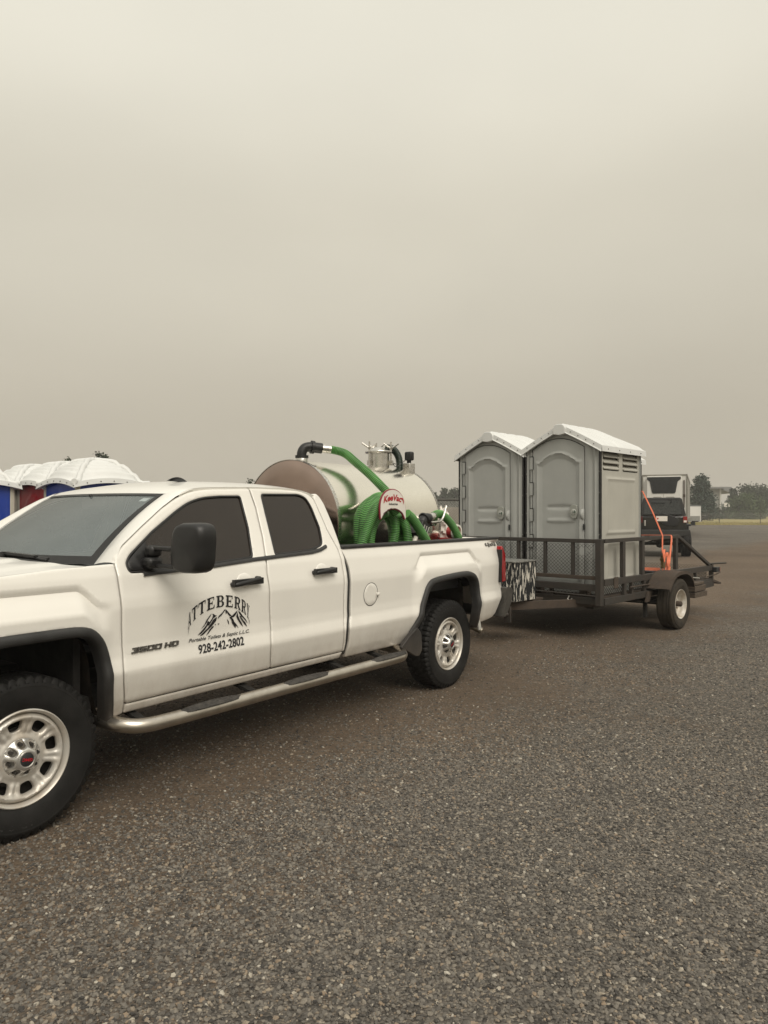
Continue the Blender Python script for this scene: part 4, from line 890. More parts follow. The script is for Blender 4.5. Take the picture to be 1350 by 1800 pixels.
def make_toilet(name, label, group, wall=greyp, side=beigep, roof=whitep):
    T = empty(name); tag(T, label, 'portable toilet', group)
    # front wall with door opening; jamb ribs
    dz = fillet(arch_pts(-.057, .392, .03, 1.835, .135), .004)
    fo = [(-DW, 0), (-DW, DH), (-DW*.5, DH+.135), (0, DH+.235), (DW*.5, DH+.135), (DW, DH), (DW, 0)]
    def fm(x, z, d=0):
        r = 0
        for c, wd, hh in ((.385,.018,.006),(.44,.016,-.016),(.475,.010,.010),(.51,.012,-.014),(-.50,.012,-.010),(-.527,.008,.008)):
            r += hh*math.exp(-((x-c)/wd)**2)
        return P(x, -r+d, z)
    panel(MB(), fo, [dz], fm, .02, .003, .03).build('front_wall', wall, T, 40)
    gap = MB(); gap.prism(arch_pts(-.057,.41,.0,1.845,.13), .026, .03, lambda x, z, d: P(x, d, z)); gap.build('door_gap', seal, T)
    dr = panel(MB(), inset(dz, .010), [], lambda x, z, d=0: P(x, -.006-door_h(x, z)+d, z), .019, .006, .03).build('door', wall, T, 50)
    for k in range(5):                  # knuckles of the long piano hinge
        z0 = .16+.352*k; m_ = MB()
        m_.prism(fillet([(-.475,z0),(-.475,z0+.17),(-.425,z0+.17),(-.425,z0)], .008), -.016, .012, lambda x, z, d: P(x, d, z)); m_.build('hinge_knuckle', wall, dr, 30, bevel=.003)
        m_ = MB(); m_.box((-.427,-.0185,z0+.001),(-.418,-.0145,z0+.169)); m_.box((-.478,-.0185,z0+.169),(-.418,-.0145,z0+.179)); m_.box((-.482,-.012,z0-.17),(-.474,-.010,z0)); m_.build('hinge_gap', seal, dr)
    m_ = MB(); m_.prism(fillet([(.135,1.06),(.175,1.09),(.235,1.08),(.245,.98),(.22,.90),(.155,.91),(.125,.96)], .02), -.030, -.004, lambda x, z, d: P(x, d, z)); hp = m_.build('handle_plate', mat('light_grey_plastic',(.33,.34,.31),.45), dr, 30, bevel=.005)
    m_ = MB().lathe([(.0,.038),(.012,.040),(.020,.036),(.034,.036),(.040,.030),(.042,.02)], 24, Matrix.Translation((.190,0,.99)) @ Matrix.Rotation(R(90),4,'X')); m_.build('latch_dial', mat('latch_grey',(.42,.43,.40),.35), hp, 40)
    m_ = MB(); m_.box((.205,-.0385,.975),(.222,-.0375,1.01)); m_.cyl((.190,-.041,.99),(.190,-.0405,.99),.009,10); m_.build('latch_indicator', mat('dark_green_indicator',(.01,.05,.025),.3), hp)
    m_ = MB(); m_.grid(lambda u, v: P(.298+.034*(2*u-1), -.006-.040*math.sin(math.pi*u)*math.sin(math.pi*v), .885+.15*v), [i/8 for i in range(9)], [i/10 for i in range(11)]); m_.build('pull_cup', wall, dr, 60)
    m_ = MB(); m_.box((.318,-.022,.755),(.335,-.006,.835)); m_.build('door_latch', blackm, dr, bevel=.004)
    # side walls: louvres on top, raised panels below
    def sm(sgn):
        def fsm(y, z, d=0):
            h = 0
            for zb, zt in ((.70, 1.44), (.10, .60)):
                d1 = max(abs(y-.62)-.44, zb-z, z-zt); h += .012*sstep(.012, -.012, d1)-.006*sstep(-.03, -.05, d1)+ridge(d1+.02, .012, .004)
            h += .008*math.exp(-((y-.62)/.025)**2)*(1 if z > 1.44 else 0)
            return P(sgn*(DW-.012+h-d), y, z)
        return fsm
    for sgn in (1, -1):
        vh = [fillet([(c-.235,1.53),(c-.235,1.775),(c+.235,1.775),(c+.235,1.53)], .03) for c in (.33, .91)]
        sp_ = panel(MB(), [(.035,0),(.035,DH-.02),(DD-.05,DH-.06),(DD-.05,0)], vh, sm(sgn), .0175, .003, .025).build('side_panel', side, T, 35)
        for c in (.33, .91):
            for k in range(3):
                z0 = 1.545+.077*k; m_ = MB(); x1_ = sgn*(DW-.012)
                m_.add([(x1_+sgn*.010, c-.225, z0), (x1_+sgn*.010, c+.225, z0), (x1_+sgn*.014, c+.225, z0+.012), (x1_+sgn*.014, c-.225, z0+.012), (x1_-sgn*.040, c-.235, z0+.052), (x1_-sgn*.040, c+.235, z0+.052), (x1_-sgn*.040, c+.235, z0+.064), (x1_-sgn*.040, c-.235, z0+.064)], [(0,1,2,3),(3,2,6,7),(0,4,5,1),(0,3,7,4),(1,5,6,2),(4,7,6,5)])
                m_.build('vent_slat', side, sp_)
        xb = sgn*(DW-.062); m_ = MB(); m_.box((min(xb, xb-sgn*.01),.06,1.48),(max(xb, xb-sgn*.01),DD-.07,1.79)); m_.build('vent_backing', mat('vent_mesh',(.17,.15,.125),.8), sp_)
        m_ = MB(); m_.box((sgn*(DW-.02),-.004,0),(sgn*(DW+.004),.034,DH)); m_.box((sgn*(DW-.02),DD-.028,0),(sgn*(DW+.004),DD-.014,DH-.08)); m_.build('corner_gasket', seal, T)
        m_ = MB(); m_.box((sgn*(DW-.02),DD-.05,0),(sgn*(DW+.002),DD-.028,DH-.08)); m_.build('rear_corner_trim', wall, T, bevel=.003)
        m_ = MB()
        for k in range(7):
            z = .16+.27*k; m_.lathe([(0,.004),(.006,.003),(.008,0)],8,Matrix.Translation((sgn*(DW+.002),DD-.039,z)) @ Matrix.Rotation(R(90*sgn),4,'Y')); m_.lathe([(0,.004),(.006,.003),(.008,0)],8,Matrix.Translation((sgn*(DW-.018),-.002,z)) @ Matrix.Rotation(R(90),4,'X'))
        m_.build('rivet_row', galv, T, kind='stuff')
    m_ = MB(); m_.box((-DW+.01,DD-.03,0),(DW-.01,DD-.012,DH-.07)); m_.build('back_wall', side, T, bevel=.004)
    m_ = MB(); m_.box((-DW-.01,.0,-.07),(DW+.01,DD,0)); m_.build('base', wall, T, bevel=.01)
    # roof
    OV = .045
    def rf_(x, y, lift=0):
        a = abs(x)/(DW+OV); z = DH+.29-(.29+.012)*(a**1.12)*1.0
        z -= .05*sstep(.72, 1, y/DD)*(1-a)
        return P(x, y, z+lift)
    ys = [-.05+(DD+.10)*i/72 for i in range(73)]; xs = [(-1+2*i/32)*(DW+OV) for i in range(33)]
    def ribl(y, x):
        k = ((y+.01)/.235) % 1; return .024*sstep(.0,.10,k)*(1-sstep(.78,.88,k))*(1-sstep(.90,.98,abs(x)/(DW+OV)))*(1 if .0 < y < DD else 0)
    m_ = MB().grid(lambda x, y: rf_(x, y, ribl(y, x)), xs, ys)
    for sgn in (1, -1): m_.grid(lambda d, y: rf_(sgn*(DW+OV), y)+Vector((sgn*.006*d, 0, -.075*d)), [0, .3, .9, 1], ys)
    for y0 in (-.05, DD+.05): m_.grid(lambda x, d: rf_(x, y0)+Vector((0, (-.006 if y0 < 0 else .006)*d, -.075*d)), xs, [0,.3,.9,1])
    ro = m_.build('roof', roof, T, 45)
    m_ = MB(); m_.grid(lambda x, d: rf_(x, -.056)+Vector((0,-.012*math.sin(math.pi*d), -.068-.022*d)), xs, [i/6 for i in range(7)]); m_.build('eave_lip', roof, ro, 50)
    m_ = MB(); m_.prism(fillet([(-.085,DH+.165),(-.095,DH+.245),(-.06,DH+.292),(0,DH+.300),(.06,DH+.292),(.095,DH+.245),(.085,DH+.165),(0,DH+.150)],.02), -.082, .02, lambda x, z, d: P(x, d, z)); m_.build('ridge_block', roof, ro, 40, bevel=.008)
    m_ = MB()
    for k in range(4):
        for sgn in (1,-1): q = rf_(sgn*(.16+.11*k), -.062); m_.cyl(q+Vector((0,0,-.036)), q+Vector((0,-.004,-.036)), .007, 8)
    for k in range(4): q = rf_(DW+OV, .12+.33*k); m_.cyl(q+Vector((.002,0,-.04)), q+Vector((.009,0,-.04)), .007, 8)
    m_.build('roof_screws', rust, ro, kind='stuff')
    return T
VT = Vector((.6756, .7373, 0)); NT = Vector((.7373, -.6756, 0)); RZT = math.atan2(-.6756, .7373)
C0 = Vector((.2908*9.5, 9.5, 0)); DECK = .64
T2 = make_toilet('grey_portable_toilet', 'grey portable toilet at the trailer front corner, beige louvred side panel facing right', 'grey portable toilets on the trailer')
T2.location = C0-NT*.555+Vector((0,0,DECK)); T2.rotation_euler = (0,0,RZT)
T1 = copy_tree(T2); T1['label'] = 'grey portable toilet next to the chain link fence, left one on the trailer'; T1.location = C0-NT*(.555+1.135)+Vector((0,0,DECK-.02)); T1.rotation_euler = (0,0,RZT+.008)
T3 = copy_tree(T2); T3['label'] = 'portable toilet standing behind the front right one on the trailer, mostly hidden'; T3.location = C0-NT*(.56+.555)+VT*1.31+Vector((0,0,DECK-.03)); T3.rotation_euler = (0,0,RZT)

# ================================================================== TRAILER (local x = outward to the right, y = rearward)
TL0 = Vector((2.696, 9.27, 0))
U = empty('utility_trailer', TL0, RZT); tag(U, 'rusty dark steel utility trailer with mesh front gate carrying the grey toilets', 'trailer')
TWD = 2.45; TLN = 3.95
def bm_(name, a, b, w, h, m=rust, par=None, bev=.004, up=(0,0,1)): return MB().beam(a, b, w, h, up).build(name, m, par or U, bevel=bev)
for x in (-.03, -TWD): bm_('corner_post', (x,.03,.455), (x,.03,1.29), .075, .10)
bm_('front_top_rail', (-.07,.03,1.262), (-TWD+.04,.03,1.262), .05, .05)
bm_('front_rail', (-.07,.03,.800), (-TWD+.04,.03,.800), .05, .048, rustm)
bm_('front_rail', (-.07,.03,.676), (-TWD+.04,.03,.676), .06, .085, rust)
bm_('front_rail', (-.07,.05,.505), (-TWD+.04,.05,.505), .05, .085, rust)
for x in (-.40,-.80,-1.21,-1.62,-2.05): bm_('front_picket', (x,.035,.824), (x,.035,1.238), .04, .045)
for x in (-.72,-1.25,-1.8): bm_('front_stub', (x,.06,.50), (x,.06,.636), .05, .04)
m_ = MB().tube([(-.07,-.01,.575),(-.8,-.01,.59),(-1.3,.0,.60)],.010,8); m_.build('front_rod', rust, U, 50)
MB().tube([(-.42,-.02,.56),(-.44,-.03,.52),(-.40,-.03,.49),(-.38,-.03,.53)],.008,8).build('chain_hook', galv, U, 50)
def emesh(name, fn, W_, H_, pw=.052, ph=.0235, th=.0042, holes=()):
    m_ = MB(); nx = int(W_/pw); ny = int(H_/ph)
    for j in range(ny):
        for i in range(nx):
            x0 = i*pw+(pw/2 if j % 2 else 0); z0 = j*ph
            if any((x0-hx)**2/(ra*ra)+(z0-hz)**2/(rb*rb) < 1 for hx, hz, ra, rb in holes): continue
            for sx in (1, -1):
                a = (x0, z0); b = (x0+sx*pw/2, z0+ph)
                m_.add([fn(a[0]-th*.6, a[1], 0), fn(a[0]+th*.6, a[1], 0), fn(b[0]+th*.6, b[1], 0), fn(b[0]-th*.6, b[1], 0), fn(a[0]-th*.6, a[1], .004), fn(b[0]-th*.6, b[1], .004)], [(0,1,2,3),(0,3,5,4)])
    return m_.build(name, rust, U, kind='stuff', fix=False)
emesh('front_mesh', lambda x, z, d: P(-.08-x, .055+d+.004*math.sin(x*9), .826+z), TWD-.14, .41, holes=((.19,.30,.085,.05),(.02,.30,.05,.09),(1.02,.22,.10,.05)))
emesh('front_lower_mesh', lambda x, z, d: P(-.08-x, .10+d, .545+z), TWD-.14, .09)
for nm, x in (('near', -.0), ('far', -TWD)):
    bm_('side_top_rail', (x,.07,1.264), (x,2.50,1.266), .05, .05)
    bm_('side_rail', (x,.07,.742), (x,TLN-.02,.722), .05, .082)
    bm_('side_bottom_rail', (x,.07,.503), (x,TLN-.05,.505), .05, .085)
    bm_('end_brace', (x,2.50,1.262), (x,3.80,.775), .05, .045)
    for y in ((.62,1.22,2.40) if nm == 'near' else (.62,1.22,1.85,2.40)): bm_('side_picket', (x,y,.782), (x,y,1.24), .05, .085 if y > 2 else .075, up=(0,1,0))
    for y in (.66,.88,1.28,1.50,2.5,3.2): bm_('side_stub', (x,y,.545), (x,y,.70), .045, .05 if y != .66 else .06, rust, up=(0,1,0))
    bm_('rear_post', (x,TLN-.05,.44), (x,TLN-.05,.80), .06, .06)
m_ = emesh('side_lower_mesh', lambda y, z, d: P(-.03-d, .1+y, .55+z), 3.7, .15)
emesh('far_side_mesh', lambda y, z, d: P(-TWD-.03-d, .1+y, .55+z), 3.7, .15)
MB().box((.026,.30,.655),(.038,.42,.80)).build('stake_plate', rustm, U, bevel=.01)
MB().tube([(.045,.74,.640),(.045,1.2,.640),(.05,1.78,.625)],.0095,8).build('tie_rod', rustm, U, 50)
m_ = MB(); m_.box((-TWD+.02,.1,.545),(-.03,TLN-.06,.560)); m_.build('deck', rustm, U)
for k in range(7): bm_('cross_member', (-.03,.3+.58*k,.50), (-TWD+.03,.3+.58*k,.50), .05, .07, rust)
for k, x in enumerate((-.30,-.98,-1.42,-2.1)): bm_('skid_plank', (x,.12,.598), (x,2.9,.598), .12, .07, wood)
bm_('rear_rail', (-.03,TLN-.05,.50), (-TWD+.03,TLN-.05,.50), .05, .09)
emesh('rear_ramp_mesh', lambda x, z, d: P(-.08-x, TLN-.02+d, .55+z), TWD-.14, .22)
# tongue
hx = -TWD/2
bm_('tongue_arm', (-.25,.35,.455), (hx+.04,-1.92,.50), .055, .10, rustm); bm_('tongue_arm', (-TWD+.25,.35,.455), (hx-.04,-1.92,.50), .055, .10, rustm)
bm_('under_beam', (-.35,.30,.425), (-.35,3.6,.425), .06, .09, rustm); bm_('under_beam', (-TWD+.35,.30,.425), (-TWD+.35,3.6,.425), .06, .09, rustm)
bm_('under_bracket', (-.30,.30,.40), (-.30,.62,.40), .10, .06, rust); bm_('under_bracket', (-.30,.72,.42), (-.30,.98,.42), .10, .05, wood)
m_ = MB().box((hx-.06,-2.12,.50),(hx+.06,-1.86,.58)); m_.cyl((hx,-2.05,.53),(hx,-2.05,.62),.03); m_.build('coupler', rust, U, 40, bevel=.02)
m_ = MB().tube([(-.98,-1.50,.455),(-.66,-1.08,.405)],.034,14); m_.box((-.70,-1.10,.31),(-.61,-1.075,.50)); m_.beam((-1.0,-1.45,.46),(-1.05,-1.3,.50),.06,.06); m_.build('tongue_jack', rust, U, 50, bevel=.004)
bm_('mount_plate', (-.62,-.45,.535), (-.95,-.45,.535), .25, .03, rustm)
# running gear
TW = empty('wheel', (.335,1.765,.352), 0, U)
make_tyre('tyre', .352, .235, .200, rubber_dusty, TW, 0, 64)
wr = mat('white_trailer_rim', (.66,.645,.60), .4, coat=.3, var=.15, vs=12, tint=(.40,.33,.25))
rimm = MB().lathe([(.188,-.06),(.190,-.02),(.196,-.012),(.203,-.008),(.205,-.016),(.196,-.024),(.186,-.03),(.178,-.065),(.172,-.10),(.150,-.115)], 48, Matrix.Rotation(R(90),4,'Y')).build('rim', wr, TW, 50)
def tri_hole(a):
    return [(r*math.cos(a+d_), r*math.sin(a+d_)) for r, d_ in ((.082,0),(.118,-.17),(.132,-.13),(.134,.13),(.118,.17))]
panel(MB(), [(.152*math.cos(a), .152*math.sin(a)) for a in [2*math.pi*k/40 for k in range(40)]], [tri_hole(2*math.pi*k/8) for k in range(8)], lambda y, z, d=0: P(-.110+.02*sstep(.12,.07,math.hypot(y,z))-d, y, z), .02, .003, .01).build('rim_centre', wr, rimm, 50)
MB().box((-.16,-.13,-.13),(-.15,.13,.13)).lathe([(0,-.15),(.16,-.15)],24,Matrix.Rotation(R(90),4,'Y')).build('brake_drum', dark, rimm)
MB().lathe([(0,.0),(.030,-.002),(.038,-.012),(.040,-.10)], 24, Matrix.Rotation(R(90),4,'Y')).build('hub', rustm, TW, 50)
for k in range(5):
    a = 2*math.pi*k/5; MB().cyl((-.10,.062*math.cos(a),.062*math.sin(a)),(-.066,.062*math.cos(a),.062*math.sin(a)),.011,6).build('lug_nut', wr, rimm)
TW2 = copy_tree(TW, U); TW2.location = (-TWD-.335,1.765,.352); TW2.rotation_euler = (0,0,R(180))
MB().cyl((.15,1.765,.352),(-TWD-.15,1.765,.352),.038,12).build('axle', rust, U); MB().box((-.12,1.30,.38),(-.05,2.25,.42)).build('leaf_spring', rust, U)
for x0, x1 in ((.02,.345),(-TWD-.345,-TWD-.02)):
    m_ = MB(); pth = [(-.475,.235),(-.44,.275),(-.38,.33),(-.30,.40),(-.16,.445),(0,.455),(.16,.445),(.30,.395),(.39,.31),(.435,.20)]
    pp = even(catmull([Vector((0,1.80+a,.352+b)) for a,b in pth],5),.03)
    m_.grid(lambda i, x: Vector((x, pp[i].y, pp[i].z)), list(range(len(pp))), [x0, lerp(x0,x1,.5), x1]); m_.grid(lambda i, d: Vector((x1 if x0 > 0 else x0, pp[i].y, pp[i].z-.045*d)), list(range(len(pp))), [0,1])
    m_.build('fender', rustm, U, 50)
m_ = MB(); m_.prism([(1.30,.545),(1.44,.545),(1.33,.40),(1.23,.40)], .03, .06, lambda y, z, d: P(d, y, z)); m_.prism([(1.42,.62),(1.50,.62),(1.36,.42),(1.27,.42)], .05, .30, lambda y, z, d: P(d, y, z)) if False else None; m_.build('fender_brace', rustm, U, bevel=.004)
m_ = MB(); m_.box((-.04,1.34,.18),(.0,1.40,.46)); m_.build('spring_hanger', dark, U)
for z0, z1, y1 in ((.38,.455,2.86),(.465,.55,2.80),(.56,.60,2.74)):
    MB().box((.06,2.36,z0),(.30,y1,z1)).build('step_block', wood, U, bevel=.008)
MB().tube([(.10,2.45,.615),(.2,2.55,.66),(.22,2.75,.64)],.01,8).build('strap_rod', galv, U, 50)
lt = MB().box((.03,3.86,.655),(.10,4.02,.735)).build('lamp_housing', blackm, U, bevel=.008)
MB().box((.035,4.02,.66),(.095,4.05,.73)).build('lamp_lens', redlens, lt, bevel=.006)
MB().tube([(0,3.82,.79),(.06,4.08,.79),(.10,4.30,.785)],.014,8).build('latch_bar', rust, U, 50)
MB().tube([(.05,3.6,.60),(.07,3.9,.615),(.06,4.15,.64),(.03,4.2,.66)],.009,8).build('tie_bar', rustm, U, 50)
m_ = MB(); m_.prism([(3.88,.50),(3.95,.53),(4.27,.46),(4.25,.435)], -.28, .04, lambda y, z, d: P(d, y, z)); m_.build('ramp_foot', rustm, U, bevel=.004)
bm_('rear_frame', (.0,3.3,.46), (.0,3.95,.47), .06, .10, rust)
# ratchet straps
def ribbon(pts, wdt, wd=(0,1,0), th=.003):
    pts = [Vector(p) for p in even(pts, .03)]; W_ = Vector(wd).normalized()*wdt/2; m_ = MB(); n_ = len(pts); o = len(m_.v)
    for i, p in enumerate(pts):
        t = (pts[min(i+1,n_-1)]-pts[max(i-1,0)]).normalized(); ww = (W_-t*W_.dot(t)).normalized()*wdt/2; nn = t.cross(ww).normalized()*th
        m_.v += [tuple(p-ww-nn), tuple(p+ww-nn), tuple(p+ww+nn), tuple(p-ww+nn)]
    for i in range(n_-1):
        for k in range(4): k2 = (k+1) % 4; m_.f.append((o+i*4+k, o+i*4+k2, o+(i+1)*4+k2, o+(i+1)*4+k))
    return m_
ST = empty('ratchet_strap', TL0, RZT); tag(ST, 'orange ratchet strap running from behind the toilets down over the trailer side rail', 'strap')
ribbon([(-2.4,1.50,1.95),(-.10,1.47,1.92),(-.02,1.62,1.63),(.032,1.845,1.292),(.040,1.82,1.22),(.055,1.78,1.05)], .036).build('webbing', orange, ST, 40)
ribbon([(.055,1.80,.86),(.058,1.77,.64)], .040).build('webbing', orange, ST, 40); ribbon([(.075,1.90,.95),(.062,1.80,.64)], .034).build('webbing', orange, ST, 40)
m_ = MB(); m_.box((.045,1.74,.84),(.085,1.82,1.02)); m_.cyl((.06,1.72,.96),(.06,1.86,.96),.022,12); m_.cyl((.06,1.73,.86),(.06,1.85,.86),.014,10); m_.build('ratchet', mat('brass_plated_ratchet',(.20,.15,.07),.4,.7), ST, 40, bevel=.004)
m_ = ribbon([(.07,1.80,1.06),(.09,1.74,1.10),(.10,1.72,1.02),(.08,1.78,.98),(.10,1.84,1.05),(.09,1.90,1.0),(.10,1.86,.90),(.09,1.95,.83),(.085,1.90,.76)], .05, (.2,1,.3)); m_.build('strap_bundle', orange, ST, 40)
ribbon([(.09,1.70,1.10),(.10,1.73,1.0),(.095,1.76,.93)], .05, (0,1,.3)).build('strap_bundle', orange, ST, 40)
MB().tube([(.06,1.75,.655),(.075,1.77,.62),(.07,1.80,.60),(.06,1.82,.63)],.008,8).build('strap_hook', galv, ST, 50)
S2 = empty('orange_strap', TL0, RZT); tag(S2, 'orange strap crossing from the far rail to the near top rail and down', 'strap')
ribbon([(-2.42,1.75,1.262),(-1.2,1.90,1.275),(-.02,2.16,1.294),(.033,2.17,1.292),(.042,2.14,1.2),(.075,1.98,.90),(.062,1.83,.63)], .036, (.15,1,0)).build('webbing', orange, S2, 40)
S3 = empty('orange_strap', TL0, RZT); tag(S3, 'short orange strap lying low across the trailer deck behind the toilets', 'strap')
ribbon([(-2.40,1.55,.80),(-1.2,1.70,.795),(-.03,1.90,.80)], .06, (.1,.6,1)).build('webbing', orange, S3, 40)
MB().box((-.35,1.70,.745),(-.05,1.84,.79)).build('strap_buckle', blackm, S3, bevel=.01)

# ------------------------------------------------------------------ peeling box on the tongue
peel = bpy.data.materials.new('peeling_painted_box'); peel.use_nodes = True
t_ = peel.node_tree; b_ = t_.nodes['Principled BSDF']; b_.inputs['Roughness'].default_value = .5
c_ = t_.nodes.new('ShaderNodeTexCoord'); mp_ = t_.nodes.new('ShaderNodeMapping'); mp_.inputs['Scale'].default_value = (38, 38, 6.5)
n_ = t_.nodes.new('ShaderNodeTexNoise'); n_.inputs['Scale'].default_value = 1.0; n_.inputs['Detail'].default_value = 5; n_.inputs['Roughness'].default_value = .62
r_ = t_.nodes.new('ShaderNodeValToRGB'); r_.color_ramp.elements[0].position = .535; r_.color_ramp.elements[1].position = .555
r_.color_ramp.elements[0].color = (.016,.018,.020,1); r_.color_ramp.elements[1].color = (.66,.63,.56,1)
bu_ = t_.nodes.new('ShaderNodeBump'); bu_.inputs['Strength'].default_value = .5; bu_.inputs['Distance'].default_value = .004
t_.links.new(c_.outputs['Object'], mp_.inputs[0]); t_.links.new(mp_.outputs[0], n_.inputs['Vector']); t_.links.new(n_.outputs['Fac'], r_.inputs[0]); t_.links.new(r_.outputs[0], b_.inputs['Base Color'])
t_.links.new(r_.outputs[0], bu_.inputs['Height']); t_.links.new(bu_.outputs[0], b_.inputs['Normal'])
BX = empty('tool_box', TL0, RZT); tag(BX, 'black box with peeling white paint on the trailer tongue behind the bumper', 'tool box')
m_ = MB(); m_.box((-1.83,-1.0,.545),(-.61,-.52,1.015)); m_.build('box_body', peel, BX, bevel=.006)
m_ = MB(); m_.box((-1.845,-1.015,1.015),(-.595,-.505,1.035)); m_.build('box_lid', mat('scuffed_silver_edge',(.33,.33,.31),.45,.5,var=.5,vs=30), BX, bevel=.006)
# ================================================================== BLUE AND RED PORTABLE TOILETS AT THE LEFT
def make_event_toilet(name, label, group, wallm):
    T = empty(name); tag(T, label, 'portable toilet', group)
    H = 1.93; W_ = .55
    for a in range(4):
        rot = Matrix.Rotation(R(90*a), 3, 'Z')
        def fm(x, z, d=0, rot=rot):
            dd = arch_sd(x, z, 0, .36, .15, 1.50, .30); h = ridge(dd, .022, .016)+.012*sstep(.0,-.03,dd)
            h += .010*math.exp(-((abs(x)-.47)/.015)**2)+ .012*math.exp(-((x)/.012)**2)*(1 if z > 1.78 else 0)
            return rot @ Vector((x, -W_+.02-h+d, z))
        top = [(.49-.98*k/12, H+.085*(1-(1-2*k/12)**2)) for k in range(13)]
        panel(MB(), [(-.49,0),(.49,0)]+top, [], fm, .035, 0, .01).build('wall_panel', wallm, T, 50)
    for sx in (1,-1):
        for sy in (1,-1):
            m_ = MB(); m_.box((sx*.485,sy*.485,-.02),(sx*.55,sy*.55,H+.02)); m_.build('corner_post', creamp, T, 30, bevel=.012)
    m_ = MB().box((-.54,-.54,-.10),(.54,.54,-.0)); m_.build('base', blackm, T, bevel=.01)
    E_ = .625
    def rf2(x, y):
        X, Y = x/E_, y/E_; r = (abs(X)**3.4+abs(Y)**3.4)**(1/3.4); r = min(r, 1)
        ed = .085*(1-max(0, min(1, (min(abs(X), abs(Y))/max(1e-6, max(abs(X), abs(Y)))))**2))
        z = H+.03+ed*r**2+.37*(1-r**2.1)
        q = (r*7.5) % 1; z += .030*sstep(0,.25,q)*(1-sstep(.6,.95,q))*(1 if .2 < r < .93 else 0)
        return Vector((x, y, z))
    gs = [-1,-.985,-.96]+[-.93+1.86*i/60 for i in range(61)]+[.96,.985,1]
    m_ = MB().grid(lambda a, b: rf2(a*E_, b*E_), gs, gs)
    ro = m_.build('roof', whitep, T, 50)
    m_ = MB()
    pr = [(-E_+2*E_*i/24, -E_) for i in range(24)]+[(E_, -E_+2*E_*i/24) for i in range(24)]+[(E_-2*E_*i/24, E_) for i in range(24)]+[(-E_, E_-2*E_*i/24) for i in range(25)]
    m_.grid(lambda i, d: (lambda p: Vector((p[0]*(1+.02*d), p[1]*(1+.02*d), rf2(*p).z-.075*d)))(pr[i]), list(range(len(pr))), [0,.2,.5,.8,1])
    m_.grid(lambda i, d: (lambda p: Vector((p[0]*(1.02-.06*d), p[1]*(1.02-.06*d), rf2(*p).z-.075)))(pr[i]), list(range(len(pr))), [0,1])
    m_.build('roof_skirt', whitep, ro, 50)
    for sx in (1,-1):
        for sy in (1,-1):
            pts = [rf2(sx*E_*t, sy*E_*t)+Vector((0,0,.018)) for t in [.02+.97*i/14 for i in range(15)]]
            m_ = MB().tube(pts, .045, 8); m_.build('hip_rib', whitep, ro, 60)
    m_ = MB().cyl((.50,.40,H+.0),(.50,.40,H+.34),.062,20); m_.lathe([(.062,H+.34),(.07,H+.35),(.07,H+.37),(0,H+.375)],20,Matrix.Translation((.50,.40,0))); m_.build('vent_pipe', whitep, ro, 50)
    m_ = MB()
    for i in range(0, len(pr), 4): p = pr[i]; m_.box((p[0]*1.021-.006,p[1]*1.021-.006,rf2(*p).z-.05),(p[0]*1.021+.006,p[1]*1.021+.006,rf2(*p).z-.038))
    m_.build('roof_screws', rust, ro, kind='stuff')
    return T
wl = Vector((-.745, .665, 0)); vr = Vector((.665, .745, 0)); rz = math.atan2(.745, .665)-R(90)+R(90)
K4 = Vector((-4.54, 11.0, 0))
grp = 'blue and red portable toilets behind the cab'
TB = make_event_toilet('blue_portable_toilet', 'blue portable toilet with domed white roof right behind the pickup cab roof', grp, bluep)
def putt(o, corner): o.location = corner+wl*.55+vr*.55+Vector((0,0,.10)); o.rotation_euler = (0,0,rz)
putt(TB, K4)
TRD = make_event_toilet('red_portable_toilet', 'red portable toilet with white roof standing left beside the large blue one', grp, redp)
putt(TRD, K4+wl*1.12+vr*.05)
q = copy_tree(TRD); q['label'] = 'red portable toilet squeezed in behind the leftmost blue one, only a strip showing'; putt(q, K4+wl*2.26+vr*.02)
q = copy_tree(TB); q['label'] = 'blue portable toilet at the left edge of the picture with cream corner post'; putt(q, Vector((-6.56, 10.94, 0)))
q.rotation_euler = (0,0,rz)

# ================================================================== BLACK OFF-ROADER (local x right as seen from behind, y = forward, away from us)
JX, JY = 10.05, 26.9; jr = math.atan2(JY, JX)-R(90)
J = empty('black_off_roader', (JX, JY, 0), jr+R(3)); tag(J, 'black lifted off-road car seen from behind beyond the trailer', 'car')
prof = [(-.80,.85),(-.82,1.46),(-.80,1.52),(-.66,2.13),(-.60,2.17),(.60,2.17),(.66,2.13),(.80,1.52),(.82,1.46),(.80,.85)]
m_ = MB().prism([(-.81,.84),(-.82,1.48),(.82,1.48),(.81,.84)], 0, 2.9, lambda x, z, d: P(x, d, z)); m_.box((-.76,2.9,.84),(.76,4.0,1.38)); m_.build('body', carblack, J, 40, bevel=.04)
m_ = MB().prism([(-.80,1.49),(-.665,2.10),(-.60,2.15),(.60,2.15),(.665,2.10),(.80,1.49)], .01, 2.35, lambda x, z, d: P(x, d+.10*(z-1.49), z)); m_.build('hard_top', mat('black_hardtop',(.022,.022,.022),.6,bump=.1,bs=200), J, 40, bevel=.03)
m_ = MB().prism(fillet([(-.66,1.54),(-.575,2.03),(.575,2.03),(.66,1.54)],.06), -.015, .05, lambda x, z, d: P(x, d+.10*(z-1.49), z)); m_.build('rear_window', mat('rear_glass',(.022,.026,.027),.05,spec=.8), J, 30, bevel=.008)
m_ = MB(); m_.beam((-.40,-.03,1.97),(.10,-.03,1.955),.02,.03); m_.box((.27,-.02,1.97),(.32,.03,2.09)); m_.build('rear_wiper', blackm, J)
tg = MB().prism(fillet([(-.66,.93),(-.66,1.45),(.66,1.45),(.66,.93)],.04), -.03, .02, lambda x, z, d: P(x, d, z)).build('tailgate', carblack, J, 30, bevel=.012)
